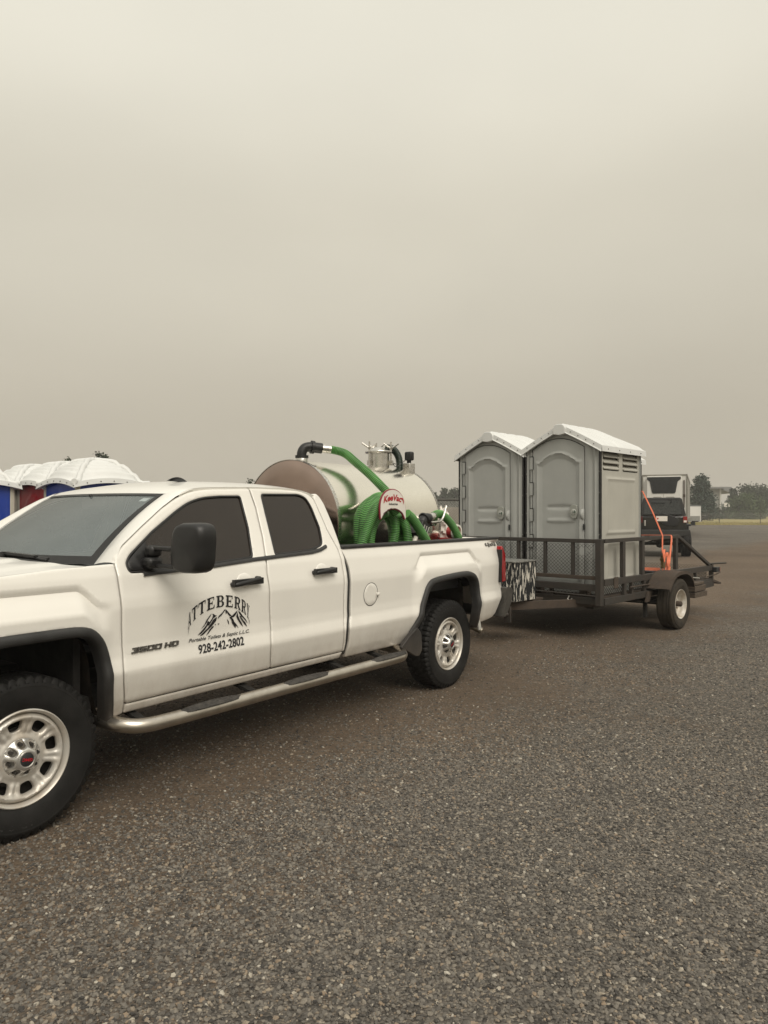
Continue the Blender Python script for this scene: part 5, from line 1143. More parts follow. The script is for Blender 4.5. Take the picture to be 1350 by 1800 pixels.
m_ = MB().prism(fillet([(-.28,1.47),(-.05,1.60),(.10,1.58),(.50,1.42),(.56,1.33),(.52,1.18),(.40,1.12),(.10,1.14),(-.10,1.30)],.03), -.14, -.04, lambda x, z, d: P(x, d, z)); m_.build('spare_carrier', mat('carrier_black',(.014,.014,.015),.5), tg, 30, bevel=.02)
pl = MB().box((-.22,-.155,1.30),(.16,-.145,1.48)).build('number_plate', plate_w, J, bevel=.004)
m_ = MB().lathe([(0,.001),(.03,0)],8,Matrix.Translation((-.165,-.157,1.395)) @ Matrix.Rotation(R(90),4,'X')); m_.build('plate_emblem', redink, pl)
v, f = text_tris('APX 4170', bold=.01); MB().add([P(-.12+.25*x, -.157, 1.355+.07*y) for x, y in v], f).build('plate_text', mat('plate_blue',(.05,.06,.12),.5), pl, fix=False) if False else None
m_ = MB().box((-.62,-.07,1.13),(-.57,-.03,1.33)); m_.build('tailgate_handle', hubm, tg, bevel=.01)
for sx in (1,-1):
    x0, x1 = sorted((sx*.69,sx*.83)); l_ = MB().box((x0,-.06,1.24),(x1,.02,1.47)).build('tail_light', redlens, J, bevel=.015)
    MB().box((x0+.02,-.065,1.26),(x1-.02,-.055,1.33)).build('reversing_lens', plate_w, l_)
    m_ = MB(); m_.box((min(sx*.80,sx*1.0),.25,1.12),(max(sx*.80,sx*1.0),1.35,1.20)); m_.box((min(sx*.80,sx*1.0),1.28,.80),(max(sx*.80,sx*1.0),1.38,1.20)); m_.build('fender_flare', blackm, J, bevel=.04)
m_ = MB().prism([(-.92,.82),(-.92,.99),(.92,.99),(.92,.82),(.60,.76),(-.60,.76)], -.22, -.02, lambda x, z, d: P(x, d, z)); m_.build('rear_bumper', mat('bumper_black',(.028,.028,.027),.6), J, bevel=.02)
m_ = MB(); m_.cyl((-.75,.85,.46),(.75,.85,.46),.06,12); m_.lathe([(0,-.16),(.13,-.1),(.16,0),(.13,.1),(0,.16)],14,Matrix.Translation((-.05,.85,.46)) @ Matrix.Rotation(R(90),4,'Y')); m_.box((-.5,0,.62),(-.42,3.6,.78)); m_.box((.42,0,.62),(.5,3.6,.78)); m_.box((-.30,.15,.55),(.30,.65,.80)); m_.beam((-.55,.3,.5),(.2,.5,.75),.05,.05); m_.build('underbody', dark, J)
JW = empty('wheel', (1.02,.85,.47), 0, J)
make_tyre('tyre', .475, .33, .22, rubber, JW, 26)
MB().lathe([(0,-.10),(.15,-.10),(.17,-.06),(.215,-.03),(.225,-.02),(.22,-.10),(.21,-.25)],32,Matrix.Rotation(R(90),4,'Y')).build('rim', blackm, JW, 50)
for x, y, a in ((-1.02,.85,180),(1.02,3.45,0),(-1.02,3.45,180)):
    q = copy_tree(JW, J); q.location = (x,y,.47); q.rotation_euler = (0,0,R(a))

# ================================================================== REFRIGERATED SEMI TRAILER
u_ = Vector((.39,.92,0)).normalized(); n2_ = Vector((u_.y,-u_.x,0))
RF = empty('refrigerated_trailer', (18.7,46.0,0), math.atan2(-n2_.y*-1, n2_.x) if False else math.atan2(n2_.y, n2_.x)); tag(RF, 'white refrigerated semi trailer with black cooling unit behind the off-roader', 'semi trailer')
m_ = MB().box((-2.6,0,1.15),(0,16.0,3.93)); m_.build('box_body', whitem, RF, bevel=.02)
edge_m = mat('aluminium_edge',(.28,.27,.24),.45,.6)
m_ = MB(); m_.box((-2.63,-.03,3.88),(.03,16.0,3.97)); m_.box((-2.64,-.04,1.10),(-2.56,.0,3.9)); m_.box((-.04,-.04,1.10),(.035,.0,3.9)); m_.box((.0,0,1.05),(.04,16,1.22)); m_.build('edge_rails', edge_m, RF)
for k in range(1, 12): m_ = MB(); m_.box((.0,k*1.35,1.22),(.012,k*1.35+.05,3.88)); m_.build('side_rib', edge_m, RF)
m_ = MB().prism(fillet([(-2.32,1.75),(-2.32,3.86),(-.30,3.86),(-.30,1.75)],.05), -.42, 0, lambda x, z, d: P(x, d, z)); un = m_.build('cooling_unit', whitem, RF, bevel=.03)
m_ = MB().prism(fillet([(-2.30,3.80),(-2.30,3.66),(-2.14,3.52),(-2.02,2.86),(-1.96,2.78),(-.70,2.78),(-.64,2.86),(-.52,3.52),(-.34,3.66),(-.34,3.80)],.03), -.455, -.40, lambda x, z, d: P(x, d, z)); gr = m_.build('unit_grille', blackm, un, bevel=.015)
for k in range(9): m_ = MB(); m_.box((-1.90,-.485,2.92+.085*k),(-.76,-.455,2.95+.085*k)); m_.build('grille_slat', mat('slat_grey',(.035,.038,.042),.5), gr)
m_ = MB(); m_.box((-1.34,-.43,1.80),(-1.325,-.42,2.75)); m_.build('door_seam', edge_m, un)
for x in (-1.70,-.95): m_ = MB().tube([(x-.25,-.43,2.50),(x-.2,-.435,2.56),(x+.2,-.435,2.56),(x+.25,-.43,2.50)],.012,6); m_.build('panel_pull', edge_m, un)
m_ = MB(); m_.box((-.20,-.06,1.9),(-.13,-.01,3.6)); m_.box((-.22,-.07,2.55),(-.10,-.01,2.72)); m_.build('corner_hardware', rustm, RF)
for s in (13.2,14.5):
    for x in (-.25,-2.35):
        w_ = MB().lathe([(.28,-.12),(.40,-.13),(.50,-.10),(.52,0),(.50,.10),(.40,.13),(.28,.12),(.26,0),(.28,-.12)],28,Matrix.Translation((x,s,.52)) @ Matrix.Rotation(R(90),4,'Y')); w_.lathe([(0,.05),(.28,.07)],20,Matrix.Translation((x,s,.52)) @ Matrix.Rotation(R(90),4,'Y')); w_.build('wheel', rubber_dusty, RF, 40)
m_ = MB()
for x in (-.45,-2.15): m_.box((x-.06,2.4,.0),(x+.06,2.52,1.15))
m_.box((-1.9,0.3,.95),(-.7,15.5,1.14)); m_.build('landing_gear', dark, RF)
# ------------------------------------------------------------------ small white cargo trailer
CT = empty('cargo_trailer', (38.3, 90, 0), R(4)); tag(CT, 'small white enclosed cargo trailer parked near the wire fence', 'trailer')
m_ = MB().box((-2.2,0,.45),(.0,4.2,2.35)); m_.build('box_body', whitem, CT, bevel=.06)
m_ = MB().box((-2.22,-.02,2.30),(.02,4.2,2.46)); m_.build('roof_cap', mat('dark_roof_cap',(.10,.11,.11),.5), CT, bevel=.05)
m_ = MB().box((-1.95,-.03,.55),(-.15,0,1.15)); m_.build('stone_guard', mat('diamond_plate',(.35,.35,.33),.4,.6), CT)
m_ = MB(); m_.beam((-1.1,-1.4,.5),(-1.1,0,.5),.12,.12); m_.box((-2.0,1.4,.0),(-1.8,2.3,.6)); m_.box((-.2,1.4,.0),(-.02,2.3,.6)); m_.build('tongue_and_wheels', dark, CT)
m_ = MB(); m_.box((-1.55,-.04,1.15),(-1.51,-.0,1.85)); m_.build('jack_post', edge_m, CT)

# ================================================================== BUILDING
BL = empty('metal_building', (90.5, 200, 0), R(-12)); BL.scale = (1.27,1.27,1.27); tag(BL, 'pale two-storey metal building with overhanging flat roof behind the trees', 'building')
m_ = MB().box((-22,0,0),(0,14,6.35)); m_.build('wall', mat('grey_metal_wall',(.34,.34,.32),.6,var=.05), BL)
m_ = MB().prism([(-23,6.75),(1.8,6.55),(1.8,6.2),(-23,6.4)], -1.2, 15, lambda x, z, d: P(x, d, z)); m_.prism([(.2,6.2),(1.8,6.2),(1.8,5.2),(.2,5.9)], -1.2, 14.8, lambda x, z, d: P(x, d, z)); m_.build('roof', mat('grey_roof_trim',(.22,.22,.22),.6), BL)
for x in (-3.2,-7.5,-12,-17):
    for z in (4.2,1.3):
        fr_ = MB().box((x-.75,-.06,z),(x+.75,0,z+1.0)).build('window', mat('window_frame_dark',(.08,.08,.08),.5), BL); MB().box((x-.66,-.08,z+.07),(x+.66,-.06,z+.93)).build('pane', tintg, fr_)
for k in range(12): m_ = MB(); m_.box((-22+.1+k*1.98,-.04,0),(-22+.16+k*1.98,0,6.35)); m_.build('panel_seam', edge_m, BL)
m_ = MB().box((-.35,-.35,0),(-.05,-.05,6.3)); m_.build('column', whitem, BL)
m_ = MB().box((0,3,3.9),(.05,4.2,4.9)); m_.box((0,8,3.9),(.05,9.2,4.9)); m_.build('side_window', tintg, BL)
m_ = MB().box((0,1.4,.1),(.05,2.4,2.3)); m_.build('side_door', mat('brown_door',(.10,.05,.035),.6), BL)
SGN = empty('notice_board', (85.6,186,0)); tag(SGN, 'small blank white board between the building and the dark conifers', 'sign')
MB().box((-.7,-.05,2.9),(.7,.05,3.9)).build('board', plate_w, SGN); MB().box((-.06,0,0),(.06,.1,2.9)).build('post', galvd, SGN)

# ================================================================== TREES
def leafmat(name, c, c2): return mat(name, c, .8, var=.3, vs=.9, tint=c2, spec=.15)
LM = {'dark': leafmat('dark_conifer_leaf',(.022,.036,.022),(.045,.060,.034)), 'jun': leafmat('juniper_leaf',(.045,.070,.030),(.080,.108,.048)), 'blue': leafmat('blue_spruce_leaf',(.035,.055,.045),(.065,.085,.07)), 'pine': leafmat('pine_leaf',(.026,.042,.022),(.052,.068,.036))}
bark = mat('bark',(.07,.05,.035),.9,var=.4)
def tree(name, label, x, y, h, wdt, kind, m, seed, n=3500, leaf=.22, group=None, z0=0):
    rnd = random.Random(seed); T = empty(name, (x, y, z0)); tag(T, label, 'tree', group)
    tr = MB(); tp = [(0,0,0),(rnd.uniform(-.1,.1),rnd.uniform(-.1,.1),h*.35),(rnd.uniform(-.2,.2),rnd.uniform(-.2,.2),h*.7),(0,0,h*.97)]
    tr.tube(catmull(tp,4), [.035*h*(1-.93*i/12) for i in range(13)], 7)
    mb = MB(); clumps = []
    lo = {'cone':.06,'pine':.30,'bush':.02,'spire':.05}[kind]
    nb = {'cone':70,'pine':34,'bush':60,'spire':70}[kind]
    for i in range(nb):
        t = lo+(1-lo)*((i+rnd.random())/nb); a = rnd.random()*2*math.pi
        if kind == 'cone': rr = (1-t)**.8*(.75+.35*rnd.random())+.03
        elif kind == 'spire': rr = ((1-t)**.7*(.75+.4*rnd.random()) if t < .62 else (.02+.14*rnd.random())*(1-t)/.38)+.004
        elif kind == 'pine': rr = (.55+.45*math.sin(math.pi*min(1,(t-lo)/(1-lo)*.95+.05)))*(.55+.5*rnd.random())
        else: rr = math.sqrt(max(.02, 1-(t*1.05-.15)**2))*(.7+.35*rnd.random())
        rr *= wdt/2; zz = t*h; e_ = Vector((math.cos(a)*rr, math.sin(a)*rr, zz))
        b0 = Vector((0,0,max(.1, zz-rr*(.35 if kind != 'cone' else .05))))
        tr.tube([b0, b0.lerp(e_, .5)+Vector((0,0,.05*rr)), e_], [.010*h*(1-t*.6), .006*h, .002*h], 4, cap=False)
        clumps.append((b0, e_, rr))
    per = n//nb
    for b0, e_, rr in clumps:
        sp = (.10 if kind in ('cone','spire') else .16)*wdt+.12
        if kind == 'spire' and e_.z > .62*h: sp *= .22+.5*max(0, 1-e_.z/h)
        for k in range(per):
            t = .25+.80*rnd.random()**.7; p = b0.lerp(e_, min(t,1.05))
            p = p+Vector((rnd.gauss(0,sp*.5), rnd.gauss(0,sp*.5), rnd.gauss(0,sp*.33)))
            if p.z < .05: p.z = .05+rnd.random()*.3
            s = leaf*(.5+rnd.random()); d1 = Vector((rnd.gauss(0,1),rnd.gauss(0,1),rnd.gauss(0,.7))).normalized(); d2 = d1.orthogonal().normalized()
            d2 = (Matrix.Rotation(rnd.random()*6.28,3,d1) @ d2)*s*.42; d1 = d1*s
            o = len(mb.v); mb.v += [tuple(p-d1*.5), tuple(p+d2), tuple(p+d1*.5), tuple(p-d2)]; mb.f.append((o,o+1,o+2,o+3))
    tr.build('trunk', bark, T, 60); mb.build('crown', m, T, fix=False)
    return T
tree('spruce_tree','blue-green conifer with a thin spiky top beside the semi trailer',55.3,130,7.6,6.8,'cone',LM['blue'],1,9000,.30)
tree('juniper_tree','wide rounded grey-green juniper in front of the other conifers at right',85.6,175,5.4,8.4,'bush',LM['jun'],2,9000,.36)
tree('pine_tree','tall dark pine with ragged crown at the right behind the juniper',94.0,190,8.0,9.0,'pine',LM['pine'],3,6500,.42)
tree('fir_tree','pointed dark fir left of the ragged pine at the far right',90.0,192,7.4,5.2,'cone',LM['dark'],4,5000,.38)
tree('small_fir_tree','small slim conifer between the building and the dark fir',86.0,196,5.4,3.6,'cone',LM['blue'],5,2500,.34)
tree('low_bush','low dark shrub at the foot of the metal building',84.5,186,2.4,6.0,'bush',LM['dark'],6,2200,.34)
tree('oak_tree','leafy tree whose top shows above the blue toilet roof',-29.5,78,7.7,1.9,'pine',LM['pine'],7,2600,.20)
tree('oak_tree','treetop tip left of centre above the blue toilet roof',-25.4,60,5.85,1.1,'pine',LM['pine'],8,1500,.16)
tree('pine_tree','small tree tip just above the pickup cab roof',-8.25,46,3.62,.8,'cone',LM['dark'],9,900,.10)
gN = 'far trees above the chain link fence'
for i, (px, h_, w_) in enumerate(((.068,6.0,3.2),(.082,7.1,4.4),(.0905,6.2,3.6),(.1005,7.0,4.6),(.060,5.2,4.0),(.109,6.4,4.5),(-.22,6.0,5),(.074,5.2,4.2))):
    lab = ['far conifer left of the tallest one above the fence','tallest far conifer above the fence beside the tank','far conifer in the middle of the group above the fence','broad far tree nearest to the grey toilets above the fence','low far tree beside the tank end','far tree partly hidden by the grey toilet edge','far tree hidden low behind the cab','low bushy far tree under the tallest conifer'][i]
    tree('far_tree', lab, px*175, 175+i*2.0, h_, w_, 'cone' if i in (0,1,2) else 'pine', LM['dark'], 20+i, 1600, .45, gN)
random.seed(11)
m_ = MB()
for i in range(520):
    a = R(-52+104*(i/520)); d_ = random.uniform(300,370); x0 = math.sin(a)*d_/math.cos(a)*.9; y0 = d_; hh = random.uniform(4.0,8.5); ww = random.uniform(4,8)
    for k in range(46):
        zz = hh*random.random()**.8; rr = ww*.5*(1-(zz/hh)**1.6)+.3; aa = random.random()*6.28; p = Vector((x0+math.cos(aa)*rr, y0+math.sin(aa)*rr, zz)); s = random.uniform(.9,2.0)
        d1 = Vector((random.gauss(0,1),random.gauss(0,.4),random.gauss(0,1))).normalized(); d2 = d1.orthogonal().normalized()*s*.5; d1 = d1*s*.6
        o = len(m_.v); m_.v += [tuple(p-d1),tuple(p+d2),tuple(p+d1),tuple(p-d2)]; m_.f.append((o,o+1,o+2,o+3))
tag(m_.build('distant_wood', LM['dark'], fix=False), 'hazy far-off belt of trees along the horizon', None, None, 'stuff')

# ================================================================== CHAIN LINK FENCES
def chain_fence(name, label, x0, x1, y, h, pw, wire, post_step, y1=None, mm=galv, rail=True, pr_=.03):
    F_ = empty(name, (x0, y, 0), 0 if y1 is None else math.atan2(y1-y, x1-x0)); tag(F_, label, 'fence')
    W_ = math.hypot(x1-x0, 0 if y1 is None else y1-y)
    m_ = MB(); nx = int(W_/pw); ny = int((h-.06)/(pw))
    for i in range(-ny, nx+1):
        for sg in (1, -1):
            a = i*pw if sg > 0 else (i+ny)*pw; z0, z1 = .05, .05+ny*pw; b = a+sg*ny*pw
            lo_, hi_ = 0, W_
            pa, pb = Vector((a,0,z0)), Vector((b,0,z1))
            def clip(px_, pz_): return px_
            t0, t1 = 0., 1.
            for bound, sgn in ((0, 1), (W_, -1)):
                fa = (pa.x-bound)*sgn; fb = (pb.x-bound)*sgn
                if fa < 0 and fb < 0: t0, t1 = 1, 0
                elif fa < 0: t0 = max(t0, fa/(fa-fb))
                elif fb < 0: t1 = min(t1, fa/(fa-fb))
            if t1 <= t0: continue
            A = pa.lerp(pb, t0); B = pa.lerp(pb, t1); m_.tube([A+Vector((0,.002*sg,0)), B+Vector((0,.002*sg,0))], wire, 3, cap=False)
    m_.build('wire_mesh', mm, F_, kind='stuff', fix=False)
    if rail: MB().cyl((0,0,h),(W_,0,h),.025,10).build('top_rail', galvd, F_)
    else: MB().cyl((0,0,h),(W_,0,h),.016,6).build('top_wire', galvd, F_)
    k = 0
    while k <= W_+.01: MB().cyl((k,.03,0),(k,.03,h+.03),pr_,10).build('post', galvd, F_); k += post_step
chain_fence('chain_link_fence', 'chain link fence between the vacuum tank and the grey toilets', -3.0, 5.2, 20.0, 1.96, .07, .0042, 2.73)
chain_fence('wire_fence', 'thin wire fence across the dry grass in front of the conifers', 28, 96, 98.5, 1.80, .30, .006, 5.5, 100, rail=False, pr_=.045)

# ================================================================== GROUND
def gmat(name):
    m = bpy.data.materials.new(name); m.use_nodes = True; t = m.node_tree; N = t.nodes; K = t.links.new; b = N['Principled BSDF']; b.inputs['Roughness'].default_value = .92; b.inputs['Specular IOR Level'].default_value = .25
    g = N.new('ShaderNodeNewGeometry'); pos = g.outputs['Position']
    def noise_(sc_, det=5, ro=.5, vec=pos):
        n = N.new('ShaderNodeTexNoise'); n.inputs['Scale'].default_value = sc_; n.inputs['Detail'].default_value = det; n.inputs['Roughness'].default_value = ro; K(vec, n.inputs['Vector']); return n.outputs['Fac']
    def rng(s, a, b_, c=0, d_=1):
        r = N.new('ShaderNodeMapRange'); r.inputs[1].default_value = a; r.inputs[2].default_value = b_; r.inputs[3].default_value = c; r.inputs[4].default_value = d_; K(s, r.inputs[0]); return r.outputs[0]
    def mix_(f, A, B, blend='MIX'):
        x = N.new('ShaderNodeMix'); x.data_type = 'RGBA'; x.blend_type = blend
        for i_, v_ in (('Factor', f), ('A', A), ('B', B)):
            if hasattr(v_, 'links'): K(v_, x.inputs[i_])
            elif isinstance(v_, tuple): x.inputs[i_].default_value = (*v_, 1)
            else: x.inputs[i_].default_value = v_
        return x.outputs['Result']
    def math_(op, a, b_=0, clamp=False):
        x = N.new('ShaderNodeMath'); x.operation = op; x.use_clamp = clamp
        for i_, v_ in ((0, a), (1, b_)):
            if hasattr(v_, 'links'): K(v_, x.inputs[i_])
            else: x.inputs[i_].default_value = v_
        return x.outputs[0]
    vo = N.new('ShaderNodeTexVoronoi'); vo.inputs['Scale'].default_value = 62; K(pos, vo.inputs['Vector'])
    vo2 = N.new('ShaderNodeTexVoronoi'); vo2.inputs['Scale'].default_value = 24; K(pos, vo2.inputs['Vector'])
    sepc = N.new('ShaderNodeSeparateColor'); K(vo.outputs['Color'], sepc.inputs[0])
    ramp = N.new('ShaderNodeValToRGB'); el = ramp.color_ramp.elements; el[0].color = (.060,.055,.050,1); el[1].color = (.36,.32,.26,1); el[1].position = 1
    for p_, c_ in ((.35,(.114,.103,.090,1)),(.80,(.174,.156,.133,1)),(.93,(.225,.19,.15,1))): x = el.new(p_); x.color = c_
    K(sepc.outputs[0], ramp.inputs[0])
    sp = N.new('ShaderNodeSeparateXYZ'); K(pos, sp.inputs[0])
    # distance from the truck's near side plane: vehicles have worn the gravel down to brown dirt beside it
    dd = math_('ADD', math_('MULTIPLY', sp.outputs['X'], .8028), math_('MULTIPLY', sp.outputs['Y'], -.5963)); dd = math_('ADD', dd, 3.63)
    wob = math_('MULTIPLY', math_('SUBTRACT', noise_(.35, 3, .5), .5), 2.6); ddw = math_('ADD', dd, wob)
    band = math_('MULTIPLY', rng(ddw, 2.6, .2), rng(dd, -5.5, -3.0))
    dn = noise_(.55, 6, .6); dirtf = math_('ADD', math_('MULTIPLY', band, .74), rng(dn, .48, .76, 0, .42)); dirtf = math_('SUBTRACT', dirtf, math_('MULTIPLY', rng(noise_(2.3, 6, .7), .35, .65), .28), False)
    dirtf = math_('ADD', dirtf, 0, True)
    fine = noise_(55, 4, .7)
    dirtc = mix_(rng(fine, .3, .7), (.072,.053,.038), (.172,.130,.094))
    pile = rng(noise_(16, 4, .6), .40, .60)
    f2 = math_('MULTIPLY', math_('SUBTRACT', math_('MULTIPLY', dirtf, 1.35), math_('MULTIPLY', sepc.outputs[1], math_('ADD', .35, math_('MULTIPLY', pile, .35)))), 2.2, True)
    col = mix_(f2, ramp.outputs[0], dirtc)
    lg = math_('MULTIPLY', rng(noise_(.30, 4, .55), .3, .7, .80, 1.18), rng(noise_(11, 5, .7), .3, .7, .80, 1.18)); col2 = N.new('ShaderNodeVectorMath'); col2.operation = 'SCALE'; K(col, col2.inputs[0]); K(lg, col2.inputs['Scale'])
    K(col2.outputs[0], b.inputs['Base Color'])
    h = math_('ADD', math_('MULTIPLY', math_('SUBTRACT', 1, vo.outputs['Distance']), math_('SUBTRACT', 1, math_('MULTIPLY', f2, .75))), math_('MULTIPLY', noise_(9, 5, .6), 1.1)); h = math_('ADD', h, math_('MULTIPLY', fine, .35))
    bp = N.new('ShaderNodeBump'); bp.inputs['Strength'].default_value = 1.0; bp.inputs['Distance'].default_value = .018; K(h, bp.inputs['Height']); K(bp.outputs[0], b.inputs['Normal'])
    return m
gravel = gmat('gravel_lot')
def gz(x, y):
    dd = .8028*x-.5963*y+3.63; along = .5963*x+.8028*y
    v_ = noise.noise(Vector((x*.35, y*.35, 0)))*.022+noise.noise(Vector((x*1.4, y*1.4, 3)))*.009+noise.noise(Vector((x*5, y*5, 7)))*.0035
    fl_ = 1
    for qx, qy in ((-1.776,3.694),(.62,6.92),(4.0,10.4)):
        fl_ = min(fl_, sstep(.4, 1.3, math.hypot(x-qx, y-qy)))
    return v_*fl_*(1-sstep(14, 24, y))
def axis_pts(a, b, fine0, fine1, fs, cs):
    out = []; v_ = a
    while v_ < b:
        out.append(v_); v_ += fs if fine0 <= v_ < fine1 else max(fs, min(cs, .12*(max(fine0-v_, v_-fine1))+fs))
        if out[-1] < fine0 < v_: v_ = fine0
    out.append(b); return out
xs = axis_pts(-200, 200, -6, 8, .10, 25); ys = axis_pts(-30, 93.5, 1.2, 14, .10, 12)
gl = MB().grid(lambda x, y: (x, y, gz(x, y)), xs, ys).build('gravel_ground', gravel, None, 180); tag(gl, kind='structure')
grassm = mat('dry_grass_field', (.36,.29,.13), .95, var=.3, vs=.12, tint=(.22,.20,.09), spec=.1)
MB().grid(lambda x, y: (x, y, -.09), [-560,-200,0,200,560], [-560,-200,0,93,200,560]).build('grass_field', grassm, None)['kind'] = 'structure'
random.seed(3); m_ = MB()
for i in range(26000):
    x = random.uniform(-25, 105); y = 92.8+abs(random.gauss(0, 9)); hh = random.uniform(.08,.34)*(1 if y > 95 else .6); a = random.random()*6.28; dx, dy = math.cos(a)*.05, math.sin(a)*.05
    o = len(m_.v); m_.v += [(x-dx,y-dy,-.01),(x+dx,y+dy,-.01),(x+random.uniform(-.1,.1),y,hh)]; m_.f.append((o,o+1,o+2))
tag(m_.build('dry_grass_tufts', mat('dry_grass_blades',(.42,.33,.15),.9,var=.4,vs=.3,tint=(.22,.22,.09)), None, fix=False), 'yellow dry grass along the far edge of the gravel', None, None, 'stuff')
bk = MB().grid(lambda x, y: (x, y, (1.95+.3*noise.noise(Vector((x*.2,0,1))))*sstep(0,5,y-44)*(1-sstep(9,16,y-44))), [-30+i*1.0 for i in range(40)], [44+i*.8 for i in range(21)]).build('earth_bank', mat('brown_bank',(.10,.08,.055),.95,var=.4,vs=.7,bump=.5,bs=3), None, 180); bk['kind'] = 'structure'

# loose stones in the foreground
def stone(seed):
    bm = bmesh.new(); bmesh.ops.create_icosphere(bm, subdivisions=1, radius=1.0); rnd = random.Random(seed)
    ax = Vector((rnd.uniform(.8,1.25), rnd.uniform(.65,1.0), rnd.uniform(.45,.7)))
    for v_ in bm.verts: k = rnd.uniform(.78,1.15); v_.co = Vector((v_.co.x*ax.x*k, v_.co.y*ax.y*k, v_.co.z*ax.z*k))
    me = bpy.data.meshes.new('stone'); bm.to_mesh(me); bm.free(); return me
stm = bpy.data.materials.new('loose_stone'); stm.use_nodes = True; t_ = stm.node_tree; b_ = t_.nodes['Principled BSDF']; b_.inputs['Roughness'].default_value = .85; b_.inputs['Specular IOR Level'].default_value = .3
oi = t_.nodes.new('ShaderNodeObjectInfo'); rp = t_.nodes.new('ShaderNodeValToRGB'); rp.color_ramp.interpolation = 'LINEAR'; el = rp.color_ramp.elements
el[0].color = (.050,.047,.044,1); el[1].color = (.44,.41,.35,1)
for p_, c_ in ((.25,(.098,.090,.080,1)),(.62,(.160,.146,.127,1)),(.86,(.222,.198,.165,1)),(.93,(.25,.19,.135,1)),(.97,(.29,.25,.195,1))): x = el.new(p_); x.color = c_
n_ = t_.nodes.new('ShaderNodeTexNoise'); n_.inputs['Scale'].default_value = 2.2; c_ = t_.nodes.new('ShaderNodeTexCoord'); mr_ = t_.nodes.new('ShaderNodeMapRange'); mr_.inputs[3].default_value = .7; mr_.inputs[4].default_value = 1.25
vm = t_.nodes.new('ShaderNodeVectorMath'); vm.operation = 'SCALE'; K = t_.links.new
K(oi.outputs['Random'], rp.inputs[0]); K(c_.outputs['Object'], n_.inputs['Vector']); K(n_.outputs['Fac'], mr_.inputs[0]); K(rp.outputs[0], vm.inputs[0]); K(mr_.outputs[0], vm.inputs['Scale']); K(vm.outputs[0], b_.inputs['Base Color'])
scol = bpy.data.collections.new('stone_shapes')
for k in range(7):
    me = stone(100+k); me.materials.append(stm); o = bpy.data.objects.new('stone', me); scol.objects.link(o)
# base sheet carrying the stones, with a density attribute
px_ = [-4.6+.12*i for i in range(96)]; py_ = [1.5+.12*i for i in range(84)]
base = MB().grid(lambda x, y: (x, y, gz(x, y)+.001), px_, py_); me = bpy.data.meshes.new('loose_gravel'); me.from_pydata(base.v, [], base.f)
at = me.attributes.new('dens', 'FLOAT', 'POINT'); vals = []
for x, y, z in base.v:
    dd = .8028*x-.5963*y+3.63; vis = 1 if abs(x) < y*.56+1.0 else .0
    d_ = 7000*(1-sstep(3.6, 7.0, y))+2300*sstep(3.2,5,y)*(1-sstep(8, 11.6, y))
    pat = noise.noise(Vector((x*.55+4, y*.55, 2)))+.5*noise.noise(Vector((x*1.7, y*1.7, 5)))
    wear = (1-sstep(.5, 1.7, dd+1.6*noise.noise(Vector((x*.35, y*.35, 9)))))*.72+max(0, min(1, (pat+.02)*1.6))*.8
    wear = min(.93, wear)
    if dd < -2.4: d_ *= .2
    if y > 11.3: d_ = 0
    vals.append(d_*vis*(1-wear*.9))
at.data.foreach_set('value', vals)
lo_ = bpy.data.objects.new('loose_gravel', me); COL.objects.link(lo_); tag(lo_, 'loose grey gravel stones scattered over the lot in the foreground', None, None, 'stuff'); me.materials.append(gravel)
ng = bpy.data.node_groups.new('scatter_stones', 'GeometryNodeTree')
ng.interface.new_socket('Geometry', in_out='INPUT', socket_type='NodeSocketGeometry'); ng.interface.new_socket('Geometry', in_out='OUTPUT', socket_type='NodeSocketGeometry')
gi = ng.nodes.new('NodeGroupInput'); go = ng.nodes.new('NodeGroupOutput')
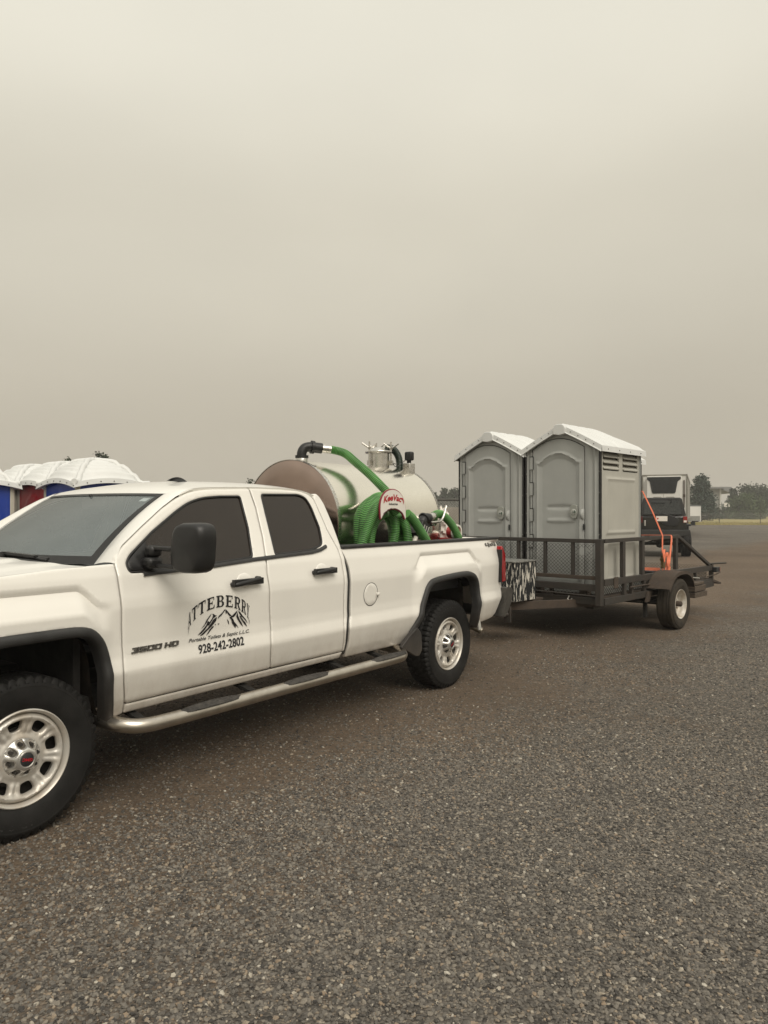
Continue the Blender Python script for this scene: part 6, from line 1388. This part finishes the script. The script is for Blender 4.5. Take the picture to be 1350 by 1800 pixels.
dp = ng.nodes.new('GeometryNodeDistributePointsOnFaces'); na = ng.nodes.new('GeometryNodeInputNamedAttribute'); na.data_type = 'FLOAT'; na.inputs['Name'].default_value = 'dens'
ip = ng.nodes.new('GeometryNodeInstanceOnPoints'); ci = ng.nodes.new('GeometryNodeCollectionInfo'); ci.inputs['Collection'].default_value = scol; ci.inputs['Separate Children'].default_value = True; ci.inputs['Reset Children'].default_value = True
ip.inputs['Pick Instance'].default_value = True
rr_ = ng.nodes.new('FunctionNodeRandomValue'); rr_.data_type = 'FLOAT_VECTOR'; rr_.inputs[0].default_value = (-.5,-.5,0); rr_.inputs[1].default_value = (.5,.5,6.28)
rs_ = ng.nodes.new('FunctionNodeRandomValue'); rs_.data_type = 'FLOAT'; rs_.inputs[2].default_value = 0; rs_.inputs[3].default_value = 1; rs_.inputs['Seed'].default_value = 7
pw_ = ng.nodes.new('ShaderNodeMath'); pw_.operation = 'POWER'; pw_.inputs[1].default_value = 2.6
mr2 = ng.nodes.new('ShaderNodeMapRange'); mr2.inputs[3].default_value = .0042; mr2.inputs[4].default_value = .0128
K2 = ng.links.new
K2(gi.outputs[0], dp.inputs['Mesh']); K2(na.outputs[0], dp.inputs['Density']); K2(dp.outputs['Points'], ip.inputs['Points']); K2(ci.outputs[0], ip.inputs['Instance'])
K2(rr_.outputs[0], ip.inputs['Rotation']); K2(rs_.outputs[1], pw_.inputs[0]); K2(pw_.outputs[0], mr2.inputs[0]); K2(mr2.outputs[0], ip.inputs['Scale']); K2(ip.outputs[0], go.inputs[0])
md = lo_.modifiers.new('scatter', 'NODES'); md.node_group = ng

# ================================================================== SMOKE .0010
hz = bpy.data.materials.new('smoke_haze'); hz.use_nodes = True; hz.node_tree.nodes.remove(hz.node_tree.nodes['Principled BSDF'])
pv = hz.node_tree.nodes.new('ShaderNodeVolumePrincipled'); pv.inputs['Color'].default_value = (.97,.955,.925,1); pv.inputs['Density'].default_value = .0010
hz.node_tree.links.new(pv.outputs[0], hz.node_tree.nodes['Material Output'].inputs['Volume'])
HB = MB().box((-575,-575,-1.1),(575,575,12.5)).build('haze', hz); HB['kind'] = 'stuff'
